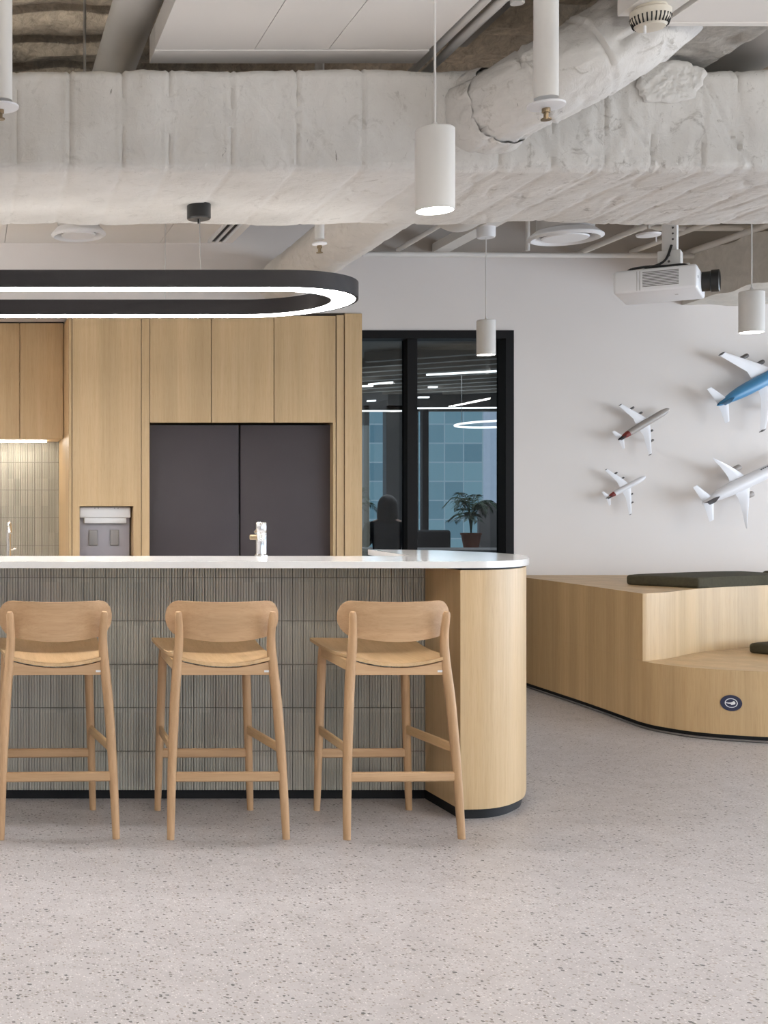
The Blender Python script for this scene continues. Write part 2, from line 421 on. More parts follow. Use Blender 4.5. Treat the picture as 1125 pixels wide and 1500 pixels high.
# suspended ceiling panels
def panel(x0, x1, y0, y1, z, t, cuts, label, back=None):
    mb = MB(); xs = [x0] + cuts + [x1]
    for a, b in zip(xs, xs[1:]): mb.box(a + 0.0015, b - 0.0015, y0, y1, z, z + t)
    if back: mb.box(x0, x1, y1 + 0.003, y1 + back, z - 0.004, z + t)
    mb.box(x0 + 0.01, x1 - 0.01, y0, y1, z + 0.02, z + t - 0.01)
    return struct(mb, 'ceiling_panel', M['panel'], label, 'ceiling')
panel(0.715, 1.755, YF + 0.1, 4.65, 3.03, 0.10, [1.092, 1.372], 'white jointed ceiling panel above the near pendant lamp', 0.135)
panel(2.192, 2.36, YF + 0.1, 4.136, 2.95, 0.10, [], 'narrow white ceiling panel carrying the beige detector')
panel(2.385, 6.5, YF + 0.1, 4.18, 2.95, 0.10, [3.6, 4.6, 5.6], 'wide white ceiling panel at the top right corner', 0.03)
panel(XL + 0.1, -0.9, YF + 0.1, 4.58, 3.03, 0.13, [-2.2], 'white ceiling panel left of the round pipe')
panel(XL + 0.1, 1.72, 5.75, 7.93, 3.0, 0.12, [0.25, 0.72, 1.25], 'white ceiling panel between duct and bulkhead')
# joists and pipes behind the duct on the right
def pipe_thing(name, pts, r, mat, label, cat='pipe', seg=12):
    return tag(MB().tube(pts, r, seg).build(name, mat, origin=pts[0]), label, cat)
pipe_thing('ceiling_pipe', [(PX(531, 9.0), 9.0, PZ(372, 9.0)), (PX(1083, 9.0), 9.0, PZ(375, 9.0))], 0.02, M['whitepaint'], 'long white pipe running along the top of the far wall')
for i, (px, py, r, lab) in enumerate([(583, 366, 0.018, 'white pipe running back beside the round branch duct'), (660, 362, 0.02, 'white pipe running back beside the far pendant cord'), (845, 372, 0.02, 'white pipe running back under the slab left of the projector pole'),
                         (925, 369, 0.02, 'white pipe running back behind the projector pole'), (1003, 372, 0.024, 'white pipe running back right of the projector pole, left of a pair'), (1047, 369, 0.026, 'white pipe running back beside the concrete beam, right of a pair')]):
    Y = 9.1; x = PX(px, Y); z = PZ(py, Y)
    pipe_thing('ceiling_pipe', [(x, 9.1, z), (x, 5.3, z)], r, M['whitepaint'], lab)
tag(MB().box(3.46, 3.58, 5.9, 9.12, 3.185, 3.25).build('ceiling_channel', M['whitepaint'], origin=(3.5, 9.1, 3.18)), 'white ceiling channel holding the far pendant lamp', 'channel')
tag(MB().tube([(PX(930, 8.4), 8.4, PZ(334, 8.4)), (PX(1140, 8.4), 8.4, PZ(334, 8.4))], 0.02).build('ceiling_pipe', M['whitepaint'], origin=(4.6, 8.4, 3.2)), 'white pipe crossing above the small ceiling detector by the beam', 'pipe')
# concrete beam top right
def beamfn(i, j):
    pr = [(5.33, 3.14), (5.33, 2.80), (6.4, 2.80), (6.4, 3.14)]
    seg = []
    for a, b in zip(pr, pr[1:] + pr[:1]):
        for t in range(16): seg.append((a[0] + (b[0] - a[0]) * t / 16, a[1] + (b[1] - a[1]) * t / 16))
    x, z = seg[j]; y = 5.9 + (WY - 5.9) * i / 60
    return (x + 0.02 * noise.noise(Vector((y * 5, z * 5, 1))), y, z + 0.02 * noise.noise(Vector((x * 5, y * 5, 5))))
struct(MB().grid(beamfn, 61, 64, True), 'beam', M['concrete'], 'rough concrete beam at the top right behind the pendant', 'beam')

# ------------------------------------------------------------------ window_1 (black frame, glass)
w = bpy.data.objects.new('window_1', None); COL.objects.link(w); w.location = (WX0, WY, 0)
tag(w, 'black framed interior window beside the oak cabinets', 'window', kind='structure')
ft = 0.06
mb = MB()
mb.box(WX0, WX0 + ft, WY - 0.01, WY + 0.15, 0, WZ1).box(WX1 - ft, WX1, WY - 0.01, WY + 0.15, 0, WZ1)
mb.box(WX0 + ft, WX1 - ft, WY - 0.01, WY + 0.15, WZ1 - ft, WZ1).box(WX0 + ft, WX1 - ft, WY - 0.01, WY + 0.15, 0, 0.08)
mb.build('window_frame', M['frame'], w)
m0, m1 = PX(595.6, 9.2), PX(610, 9.2)
MB().box(m0, m1, WY + 0.03, WY + 0.15, 0.08, WZ1 - ft).build('mullion', M['frame'], w)
MB().box(WX0 + ft, m0, WY + 0.115, WY + 0.125, 0.08, WZ1 - ft).build('pane', M['glass'], w)
MB().box(m1, WX1 - ft, WY + 0.125, WY + 0.135, 0.08, WZ1 - ft).build('pane', M['glass'], w)

# ------------------------------------------------------------------ insulated main duct
SEAMS = [-3.5, -3.2, -2.95, -2.7, -2.45, -2.2, -1.95, -1.72, -1.5, -1.25, -1.02, -0.8, -0.56, -0.35, -0.12, 0.1, 0.20, 0.40, 0.60, 0.775, 1.007, 1.255, 1.50, 1.77, 2.02, 2.22, 2.42, 2.60, 2.79, 2.93, 3.15, 3.4, 3.66, 3.9, 4.15, 4.4, 4.7, 5.0, 5.3, 5.6]
DF, DB, DZ0, DZ1 = 4.66, 5.56, 2.575, 2.955
prof = []
def seg_pts(a, b, n): return [(a[0] + (b[0] - a[0]) * t / n, a[1] + (b[1] - a[1]) * t / n) for t in range(n)]
cr = 0.03
corners = [((DF, DZ1 - cr), (DF, DZ0 + cr), 40), ((DF + cr, DZ0), (DB - cr, DZ0), 44), ((DB, DZ0 + cr), (DB, DZ1 - cr), 8), ((DB - cr, DZ1), (DF + cr, DZ1), 20)]
cent = [(DF + cr, DZ0 + cr, PI, 1.5 * PI), (DB - cr, DZ0 + cr, 1.5 * PI, 2 * PI), (DB - cr, DZ1 - cr, 0, 0.5 * PI), (DF + cr, DZ1 - cr, 0.5 * PI, PI)]
pn = []
for (a, b, n), (cy, cz, a0, a1) in zip(corners, cent):
    d = Vector((b[0] - a[0], b[1] - a[1])).normalized(); nn = (d.y, -d.x)
    for p in seg_pts(a, b, n): prof.append(p); pn.append(nn)
    for t in range(4):
        an = a0 + (a1 - a0) * t / 4; prof.append((cy + cr * math.cos(an), cz + cr * math.sin(an))); pn.append((math.cos(an), math.sin(an)))
# outward normals
pn2 = []
cy0, cz0 = (DF + DB) / 2, (DZ0 + DZ1) / 2
for (y, z), (ny, nz) in zip(prof, pn):
    if (y - cy0) * ny + (z - cz0) * nz < 0: ny, nz = -ny, -nz
    pn2.append((ny, nz))
NXD = 760; X0D, X1D = -3.45, 5.5
def ductfn(i, j):
    x = X0D + (X1D - X0D) * i / (NXD - 1); (y, z), (ny, nz) = prof[j], pn2[j]
    tilt = 0.03 * (z - DZ0)
    sx = x + 0.012 * noise.noise(Vector((y * 4, z * 6, x)))
    k = max(q for q in range(len(SEAMS)) if SEAMS[q] <= max(sx, SEAMS[0]))
    a = SEAMS[k]; b = SEAMS[min(k + 1, len(SEAMS) - 1)]
    dd = min(sx - a, b - sx)
    puff = 0.008 * (1 - math.exp(-max(dd, 0) / 0.035)) + 0.005 * math.exp(-((dd - 0.012) / 0.006) ** 2) - 0.0025 * math.exp(-(dd / 0.004) ** 2)
    if nz < -0.5: puff = 0.004 * (1 - math.exp(-max(dd, 0) / 0.05)) - 0.004 * math.exp(-(dd / 0.006) ** 2)
    wr = 0.008 * noise.noise(Vector((x * 3.1, y * 4, z * 3))) + 0.004 * noise.noise(Vector((x * 9 + y * 5, y * 6, z * 4))) + 0.003 * noise.noise(Vector((x * 24, y * 9, z * 9)))
    if nz < -0.5: wr *= 0.5
    tw = abs(noise.noise(Vector((x * 6 + z * 3, y * 3, z * 2 + 9))))
    rt = min(1, max(0, (x - 1.6) / 0.8)); wr *= 1 + 0.5 * rt; wr += -(0.004 + 0.004 * rt) * math.exp(-(tw / 0.025) ** 2)
    sag = 0.018 * noise.noise(Vector((x * 2.2, 4.2, 0))) * max(0, (y - DF) / (DB - DF)) if nz < -0.3 else 0
    d = puff + wr
    return (x, y + ny * d, z + nz * d + sag)
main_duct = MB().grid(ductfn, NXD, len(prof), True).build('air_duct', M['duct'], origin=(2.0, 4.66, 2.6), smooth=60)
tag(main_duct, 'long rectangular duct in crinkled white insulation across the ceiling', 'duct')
# lumpy sprayed insulation piece draped over the right of the duct
def blob(c, s, amp, fr, n=40):
    mb = MB()
    def fn(i, j):
        th = PI * i / (n - 1); ph = 2 * PI * j / n
        d = Vector((math.sin(th) * math.cos(ph), math.sin(th) * math.sin(ph), math.cos(th)))
        q = Vector([math.copysign(abs(k) ** 0.6, k) for k in d])
        p = Vector((q.x * s[0], q.y * s[1], q.z * s[2])) + Vector(c)
        return p + d * amp * (noise.noise(p * fr) + 0.6 * noise.noise(p * fr * 2.7))
    return mb.grid(fn, n, n, True)
def patchfn(i, j):
    a_ = 2 * PI * j / 90; side = 1 if i <= 20 else -1; rho = (i / 20) if i <= 20 else (40 - i) / 20
    c, q = math.cos(a_), math.sin(a_)
    o_ = 1 + 0.16 * noise.noise(Vector((c * 1.6, q * 1.6, 2))) + 0.10 * noise.noise(Vector((c * 5, q * 5, 7)))
    x = 2.665 + math.copysign(abs(c) ** 0.75, c) * 0.125 * rho * o_ + 0.25 * 0.075 * q * rho; z = 2.905 + math.copysign(abs(q) ** 0.8, q) * 0.078 * rho * o_
    y = 4.646 - side * 0.013 * math.sqrt(max(0, 1 - rho ** 6))
    p = Vector((x, y, z)); y += 0.005 * noise.noise(p * 45) + 0.003 * noise.noise(p * 110)
    return (x, y, z)
MBi = MB().grid(patchfn, 41, 90, True)
MBi.build('insulation_patch', M['duct'], main_duct)
# sprayed beam running away from the viewer above it
def sb(i, j):
    pr = [(2.50, 3.16), (2.50, 3.0), (2.86, 3.0), (2.86, 3.16)]
    seg = []
    for a, b in zip(pr, pr[1:] + pr[:1]):
        for t in range(10): seg.append((a[0] + (b[0] - a[0]) * t / 10, a[1] + (b[1] - a[1]) * t / 10))
    x, z = seg[j]; y = 4.22 + 1.5 * i / 60
    p = Vector((x, y, z)); n = noise.noise(p * 16) * 0.016 + noise.noise(p * 40) * 0.008
    return (x + n, y, z + n)
struct(MB().grid(sb, 61, 40, True), 'beam', M['spray_light'], 'sandy sprayed beam above the duct at the top right', 'beam')

# round branch duct: towards viewer and back to the bulkhead
BX, BZ, BR = 2.02, 2.745, 0.138
def round_duct(x, z, y0, y1, r, n, amp, seams, seed):
    def fn(i, j):
        y = y0 + (y1 - y0) * i / (n - 1); a = 2 * PI * j / 72
        d = Vector((math.cos(a), 0, math.sin(a)))
        p = Vector((d.x * r + x, y, d.z * r + z))
        k = 0
        for s in seams:
            k -= 0.010 * math.exp(-((y - s + 0.02 * math.sin(a * 2)) / 0.010) ** 2)
        k += amp * noise.noise(Vector((d.x * 2.2 + seed, y * 5, d.z * 2.2))) + amp * 0.5 * noise.noise(Vector((d.x * 5, y * 13 + a, d.z * 5 + seed)))
        tw = abs(noise.noise(Vector((a * 1.5, y * 4 + a, seed + 3.0))))
        k -= amp * 0.8 * math.exp(-(tw / 0.05) ** 2)
        return p + d * k
    return MB().grid(fn, n, 72, True)
def path_duct(pts, rads, amp, seams, seed, nseg=14, na=84):
    path = catmull(pts, nseg); n = len(path); fr = []; prev = None; ln = [0.0]
    for i in range(n):
        t = (path[min(i + 1, n - 1)] - path[max(i - 1, 0)]).normalized()
        u = Vector((0, 0, 1)).cross(t).normalized() if prev is None else (prev - t * prev.dot(t)).normalized()
        prev = u; fr.append((t, u, t.cross(u)))
        if i: ln.append(ln[-1] + (path[i] - path[i - 1]).length)
    def fn(i, j):
        f = i / (n - 1) * (len(rads) - 1); k0 = min(int(f), len(rads) - 2); r = rads[k0] + (rads[k0 + 1] - rads[k0]) * (f - k0)
        a_ = 2 * PI * j / na; t, u, w = fr[i]; c, q = math.cos(a_), math.sin(a_); l = ln[i]; d = 0
        for sm in seams: d += 0.006 * math.exp(-((l - sm - 0.014) / 0.008) ** 2) - 0.010 * math.exp(-((l - sm + 0.008 * math.sin(a_)) / 0.005) ** 2)
        d += amp * noise.noise(Vector((c * 2 + seed, l * 6, q * 2))) + amp * 0.6 * noise.noise(Vector((c * 5, l * 16 + a_, q * 5 + seed)))
        tw = abs(noise.noise(Vector((a_ * 1.6, l * 5 + a_, seed + 3)))); d -= amp * 0.7 * math.exp(-(tw / 0.05) ** 2)
        tw = abs(noise.noise(Vector((a_ * 2.5 + 7, l * 14, seed)))); d -= amp * 0.4 * math.exp(-(tw / 0.06) ** 2)
        e = max(0, 1 - l / 0.22) * 0.45; pw = 1 / (1 + e)
        c2, q2 = math.copysign(abs(c) ** pw, c), math.copysign(abs(q) ** pw, q)
        return path[i] + u * c2 * (r + d) + w * q2 * (r + d)
    return MB().grid(fn, n, na, True)
bpath = [(1.985, 4.72, 2.795), (2.01, 4.60, 2.805), (2.06, 4.51, 2.825), (2.14, 4.455, 2.86), (2.25, 4.42, 2.92), (2.38, 4.405, 3.00), (2.53, 4.41, 3.13), (2.68, 4.43, 3.29), (2.8, 4.45, 3.45)]
bd = path_duct(bpath, [0.142, 0.142, 0.145, 0.150, 0.155, 0.158, 0.158, 0.158, 0.158], 0.009, (0.10, 0.26, 0.45, 0.62), 1.0).build('branch_duct', M['duct_mid'], origin=(2.0, 4.7, 2.8), smooth=60)
tag(bd, 'round branch duct in white insulation rising from the main duct to the right', 'duct')
path_duct([(1.975, 4.76, 2.79), (1.985, 4.68, 2.795), (2.01, 4.60, 2.805)], [0.185, 0.168, 0.152], 0.010, (), 4.0, 14).build('collar', M['duct'], bd, smooth=60)
bd2 = round_duct(BX, BZ, 5.5, 8.0, BR, 200, 0.008, (6.6, 7.0, 7.35), 5.0).build('branch_duct', M['duct_clean'], origin=(BX, 5.6, BZ), smooth=60)
tag(bd2, 'round insulated duct behind the ring lamp entering the bulkhead', 'duct')

# smooth white pipes above panels
tag(MB().cyl((0.667, 0.5, 3.27), (0.667, 7.8, 3.27), 0.0925, 40).build('ceiling_duct', M['whitepaint'], origin=(0.667, 4.0, 3.27)), 'smooth round white duct at the top left beside the ceiling panel', 'duct')
tag(MB().cyl((3.12, 0.5, 3.24), (3.12, 7.8, 3.24), 0.2, 40).build('ceiling_duct', M['whitepaint'], origin=(3.12, 4.0, 3.24)), 'smooth round white duct in the dark gap at the top right', 'duct')
for dx, lab in ((1.815, 'thin white conduit beside the ceiling panel edge, left of two'), (1.875, 'thin white conduit beside the ceiling panel edge, right of two')):
    pipe_thing('conduit', [(dx, 1.0, 3.07), (dx, 5.5, 3.07)], 0.017, M['whitepaint'], lab, 'conduit')
br = thing('pipe_bracket', (1.84, 4.05, 3.05), 'white clamp bracket holding the two conduits at the top', 'bracket')
MB().box(1.77, 1.92, 4.22, 4.25, 3.088, 3.11).build('strap', M['whitepaint'], br)
MB().cyl((1.89, 4.3, 3.09), (1.94, 4.3, 3.09), 0.02).cyl((1.93, 4.3, 3.06), (1.93, 4.3, 3.12), 0.024).build('clamp', M['whitepaint'], br)
MB().cyl((1.845, 4.235, 3.16), (1.845, 4.235, 3.7), 0.006, 8).build('hanger_rod', M['steel'], br)
tag(MB().box(2.12, 2.2, 0.8, 5.4, 3.32, 3.42).build('steel_channel', M['greypaint'], origin=(2.16, 4, 3.32)), 'grey steel channel in the dark ceiling gap at the top', 'channel')
pipe_thing('hanger_rod', [(PX(124, 5.2), 5.2, 2.97), (PX(124, 5.2), 5.2, 3.62)], 0.006, M['steel'], 'thin hanger rod above the duct beside the round white duct', 'rod', 8)

# ------------------------------------------------------------------ sprinklers
def sprinkler(x, y, z, ztop, r, label):
    t = thing('sprinkler_drop', (x, y, z), label, 'sprinkler', 'ceiling sprinklers')
    MB().cyl((x, y, z + 0.03), (x, y, ztop), r, 28).build('pipe', M['whitepaint'], t)
    MB().lathe([(r * 0.5, 0.02), (r * 1.55, 0.012), (r * 1.55, 0.006), (r * 0.4, 0.0)], (x, y, z)).build('escutcheon', M['white'], t)
    h = MB()
    h.cyl((x, y, z - 0.012), (x, y, z + 0.004), 0.012, 16).cyl((x, y, z - 0.03), (x, y, z - 0.012), 0.007, 12)
    h.cyl((x, y, z - 0.034), (x, y, z - 0.030), 0.015, 16)
    h.build('sprinkler_head', M['brass'], t)
    return t
sprinkler(PX(1, 4.3), 4.3, PZ(161, 4.3), 3.72, 0.041, 'white sprinkler drop pipe at the top left edge')
sprinkler(PX(800, 3.6), 3.6, PZ(159, 3.6), 3.03, 0.034, 'white sprinkler drop pipe in front of the round branch duct')
sprinkler(PX(468, 5.75), 5.75, PZ(360, 5.75), 3.72, 0.022, 'small sprinkler behind the main duct above the ring lamp end')

# ------------------------------------------------------------------ pendants
def pendant(px, pyb, Y, ztop, h, label):
    x = PX(px, Y); zb = PZ(pyb, Y); r = 0.0605
    t = thing('pendant_lamp', (x, Y, zb), label, 'pendant lamp', 'white cylinder pendant lamps')
    MB().lathe([(r - 0.004, 0.012), (r - 0.004, 0.0), (r, 0.0), (r, h - 0.004), (r - 0.004, h), (0.006, h)], (x, Y, zb), seg=48).build('lamp_shade', M['whitepaint'], t)
    MB().lathe([(r - 0.0045, 0.0), (r - 0.0045, 0.004)], (x, Y, zb + 0.001), seg=48).build('diffuser', M['led_pend'], t)
    MB().lathe([(0.010, 0), (0.007, 0.02)], (x, Y, zb + h), seg=16).build('cord_grip', M['whitepaint'], t)
    MB().cyl((x, Y, zb + h), (x, Y, ztop), 0.0035, 10).build('cord', M['whitepaint'], t)
    return t
pendant(637, 309, 3.93, 3.03, 0.262, 'white cylinder pendant lamp hanging in front of the insulated duct')
p2 = pendant(712, 520, 8.3, 3.12, 0.235, 'white cylinder pendant lamp hanging before the black framed window')
x2 = PX(712, 8.3)
MB().lathe([(0.055, 3.115), (0.06, 3.125), (0.06, 3.185)], (x2, 8.3, 0)).build('ceiling_rose', M['white'], p2)
pendant(1101, 487, 6.54, 3.6, 0.218, 'white cylinder pendant lamp hanging to the right of the projector')

# ------------------------------------------------------------------ ring lamp
RY0, RY1, RZ0, RZ1 = 5.10, 5.953, 2.212, 2.283
RC = (RY0 + RY1) / 2; RR = (RY1 - RY0) / 2; XE = PX(519, 5.52) - RR; XW = -2.6
def stadium(off, n=40):
    r = RR - off; pts = []
    for k in range(n + 1):
        a = -PI / 2 + PI * k / n; pts.append((XE + r * math.cos(a), RC + r * math.sin(a)))
    for k in range(n + 1):
        a = PI / 2 + PI * k / n; pts.append((XW + r * math.cos(a), RC + r * math.sin(a)))
    return pts
def stad_ring(sections):
    rings = [[Vector((x, y, z)) for x, y in stadium(o)] for o, z in sections]
    mb = MB(); mb.rings(rings, cap=False, closed=True); return mb
rl = thing('ring_lamp', (0.5, RC, RZ0), 'dark oval ring lamp with glowing underside hanging over the counter', 'lamp')
wd = 0.12
stad_ring([(0, RZ0), (0, RZ1), (wd, RZ1), (wd, RZ0), (wd - 0.006, RZ0), (wd - 0.006, RZ0 + 0.012), (0.012, RZ0 + 0.012), (0.012, RZ0)]).build('housing', M['lamp_dark'], rl, smooth=30)
stad_ring([(0.013, RZ0 + 0.001), (0.013, RZ0 + 0.010), (wd - 0.007, RZ0 + 0.010), (wd - 0.007, RZ0 + 0.001)]).build('light_diffuser', M['led'], rl, smooth=30)
xw = PX(294, 5.16)
stad_ring([(0.03, RZ1 + 0.0005), (0.03, RZ1 + 0.002), (wd - 0.03, RZ1 + 0.002), (wd - 0.03, RZ1 + 0.0005)]).build('added_uplight', M['added_up_glow'], rl, smooth=30)  # added glow strip, brightens the duct underside and bulkhead
MB().lathe([(0.046, -0.062), (0.05, -0.058), (0.05, 0.0)], (xw, 5.2, 2.577)).build('canopy', M['blackplastic'], rl)
MB().cyl((xw, 5.2, 2.497), (xw, 5.2, 2.516), 0.006, 8).build('cable_gland', M['blackplastic'], rl)
MB().cyl((xw, 5.16, RZ1), (xw, 5.19, 2.52), 0.0018, 8).build('wire', M['steel'], rl)
xw2 = PX(242, 5.9)
MB().cyl((xw2, 5.9, RZ1), (xw2, 5.9, 3.0), 0.0018, 8).build('wire', M['steel'], rl)

# ------------------------------------------------------------------ diffusers, detectors
def diffuser(px, py, Y, rad, neck, label):
    x = PX(px, Y); z = PZ(py, Y)
    t = thing('ceiling_vent', (x, Y, z), label, 'air diffuser', 'round ceiling diffusers')
    MB().lathe([(rad * 0.70, 0.035), (rad * 0.78, 0.008), (rad * 0.90, -0.004), (rad, 0.006), (rad, 0.014), (rad * 0.8, 0.05)], (x, Y, z), seg=56, cap=False).build('outer_ring', M['white'], t)
    MB().lathe([(rad * 0.60, 0.0), (rad * 0.63, 0.008), (rad * 0.58, 0.016)], (x, Y, z), seg=56).build('centre_plate', M['white'], t)
    MB().lathe([(rad * 0.79, 0.030), (rad * 0.79, 0.032)], (x, Y, z), seg=40).build('throat_shade', M['engine'], t)  # dark disc put in as the shade inside the ring gap
    MB().lathe([(rad * 0.76, 0.045), (rad * 0.76, neck)], (x, Y, z), seg=40).build('neck', M['greypaint'], t)
    MB().lathe([(rad * 0.10, 0.014), (rad * 0.1, 0.05)], (x, Y, z), seg=16).build('stem', M['greypaint'], t)
    return t
diffuser(115, 346, 7.3, 0.162, 0.10, 'round white ceiling diffuser left, above the ring lamp')
diffuser(828, 350, 7.6, 0.217, 0.6, 'round white ceiling diffuser between window and projector')
pipe_thing('hanger_rod', [(PX(773, 8.6), 8.6, 3.09), (PX(773, 8.6), 8.6, 3.6)], 0.014, M['whitepaint'], 'short white hanger left of the right round diffuser', 'rod', 10)
t = thing('slot_vent', (1.6, 7.0, 3.0), 'linear slot vent with two dark slots near the bulkhead', 'air vent')
mb = MB()
for dx in (1.545, 1.59, 1.635): mb.box(dx, dx + 0.018, 5.8, 7.85, 2.985, 3.0)
mb.build('vent_frame', M['white'], t); MB().box(1.55, 1.645, 5.8, 7.85, 2.993, 2.999).build('slot', M['gap'], t)

x, Y = PX(953, 4.06), 4.06
DZ = 2.95
t = thing('smoke_detector', (x, Y, DZ), 'beige round detector with slots under the narrow panel', 'detector')
MB().lathe([(0.030, -0.072), (0.045, -0.068), (0.060, -0.045), (0.062, -0.015), (0.050, -0.006), (0.05, 0.0)], (x, Y, DZ), seg=48).build('housing', M['beige'], t)
mb = MB()
for k in range(28):
    a = 2 * PI * k / 28; c, s = math.cos(a), math.sin(a)
    mb.obar((x + c * 0.0615, Y + s * 0.0615, DZ - 0.035), (x + c * 0.052, Y + s * 0.052, DZ - 0.0625), 0.004, 0.004)
mb.build('slots', M['gap'], t)
MB().cyl((x - 0.03, Y - 0.02, 2.855), (x - 0.03, Y - 0.02, 2.89), 0.004, 10).build('pin', M['white'], t)
x, Y = PX(950, 8.0), 8.0
t = thing('smoke_detector', (x, Y, 3.12), 'small flat white detector beside the projector pole', 'detector')
z = PZ(343, 8.0)
MB().lathe([(0.03, -0.02), (0.07, -0.012), (0.075, 0.0), (0.04, 0.02), (0.02, 0.03)], (x, Y, z)).build('housing', M['white'], t)
MB().cyl((x, Y, z), (x, Y, 3.62), 0.008, 8).build('conduit', M['whitepaint'], t)
MB().cyl((x + 0.05, Y, z - 0.05), (x + 0.05, Y, z), 0.004, 8).build('indicator', M['white'], t)

# ------------------------------------------------------------------ projector
pa = Vector((PX(898.6, 6.0), 6.0, PZ(431.5, 6.0)))
yaw = math.atan2(-0.204, 0.285)
PLN, PDP, PH = 0.352, 0.405, 0.112
t = thing('projector', pa, 'white ceiling projector with black lens on a pole', 'projector', rot=(0, 0, yaw))
bb = MB().box(0, PLN, 0, PDP, 0.0, PH, 0.012, 3).build('body', M['white'], t, local=True)
mb = MB()
for k in range(10): mb.box(0.125, PLN - 0.075, -0.0015, 0.002, 0.024 + k * 0.0075, 0.027 + k * 0.0075)
mb.build('vent_slots', M['engine'], bb, local=True)
MB().box(0.112, 0.115, -0.001, 0.002, 0.008, PH - 0.01).box(0.10, 0.102, -0.001, 0.002, 0.008, PH - 0.01).build('seam', M['greypaint'], bb, local=True)
MB().cyl((PLN - 0.10, 0.17, -0.001), (PLN - 0.10, 0.17, 0.004), 0.008, 16).build('screw', M['greypaint'], bb, local=True)
MB().box(PLN - 0.004, PLN + 0.001, 0.035, 0.05, 0.05, 0.062).build('sensor', M['gap'], bb, local=True)
lens = MB().lathe([(0.048, 0), (0.048, 0.045), (0.054, 0.05), (0.054, 0.082), (0.048, 0.085), (0.04, 0.06), (0.02, 0.058)], (PLN - 0.01, 0.25, 0.062), 'x', 36).build('lens', M['blackplastic'], t, local=True)
MB().lathe([(0.041, 0.0), (0.02, 0.008), (0.002, 0.01)], (PLN + 0.05, 0.25, 0.062), 'x', 36).build('lens_glass', M['charcoal'], lens, local=True)
# bracket, pole
mb = MB(); mb.box(0.17, 0.27, 0.16, 0.26, PH + 0.03, PH + 0.105, 0.004).box(0.13, 0.31, 0.13, 0.29, PH + 0.012, PH + 0.03, 0.003)
for sx in (0.14, 0.28):
    for sy in (0.14, 0.27): mb.cyl((sx, sy, PH - 0.002), (sx, sy, PH + 0.014), 0.008, 10)
mb.build('bracket', M['whitepaint'], t, local=True)
pole = MB().box(0.187, 0.253, 0.177, 0.243, PH + 0.10, PH + 1.18, 0.006).build('pole', M['whitepaint'], t, local=True)
for k in range(3): MB().cyl((0.235, 0.1755, PH + 0.16 + k * 0.028), (0.235, 0.178, PH + 0.16 + k * 0.028), 0.005, 10).build('bolt', M['engine'], pole, local=True)
for k in range(2): MB().cyl((0.22, 0.1585, PH + 0.05 + k * 0.03), (0.22, 0.161, PH + 0.05 + k * 0.03), 0.006, 10).build('bolt', M['engine'], pole, local=True)

MB().tube(catmull([(0.04, 0.12, PH), (0.06, 0.11, PH + 0.02), (0.12, 0.12, PH + 0.028), (0.17, 0.12, PH + 0.03), (0.21, 0.14, PH + 0.06), (0.23, 0.17, PH + 0.13)], 6), 0.006, 8).tube(catmull([(0.10, 0.1, PH + 0.003), (0.16, 0.1, PH + 0.02), (0.22, 0.11, PH + 0.02), (0.29, 0.12, PH + 0.02), (0.31, 0.14, PH)], 6), 0.007, 8).build('cable', M['blackplastic'], t, local=True)

# ------------------------------------------------------------------ kitchen cabinets
KY = 7.9; BKY = 8.75
def kx(px): return PX(px, KY)
def kz(py): return PZ(py, KY)
KT = kz(461.5)
# fluted tile surfaces
def fluted(x0, x1, y, z0, z1, joint0, pitch, mirror=False):
    rib = 0.0122; per = 8; n = int((x1 - x0) / rib * per)
    zs = [z0]; k = joint0
    while k <= z0: k += pitch
    while k < z1 - 0.004:
        zs += [k - 0.0016, k - 0.0012, k + 0.0012, k + 0.0016]; k += pitch
    zs.append(z1)
    def fn(i, j):
        u = i / per; f = u - math.floor(u); tl = int(math.floor(u)) % 4
        d = 0.0058 * math.sqrt(max(0, 1 - (2 * f - 1) ** 2 * 0.98))
        if (tl == 0 and i % per == 0): d = -0.003
        if j > 0 and j < len(zs) - 1 and (j - 1) % 4 in (1, 2): d = -0.003
        return (x0 + i * (x1 - x0) / n, y - d, zs[j])
    m_ = MB().grid(fn, n + 1, len(zs)); m_.bm.faces.ensure_lookup_table()
    for f in m_.bm.faces:
        if max(v.co.y for v in f.verts) > y + 0.002: f.material_index = 1
    return m_
def grouted(o): o.data.materials.append(M['grout']); return o
mb = fluted(-2.0, kx(101) , BKY, 0.92, 1.80, 1.0234 - 0.197, 0.197)
tag(grouted(mb.build('wall_backsplash', M['tile'], origin=(0, BKY, 0.92), smooth=50)), 'grey fluted tile backsplash under the wall cabinets', 'wall', kind='structure')
struct(MB().box(-2.0, 2.54, BKY + 0.004, WY, 0, 2.55), 'wall_kitchen', M['wall'], 'white wall lining behind the kitchen cabinets', 'wall')

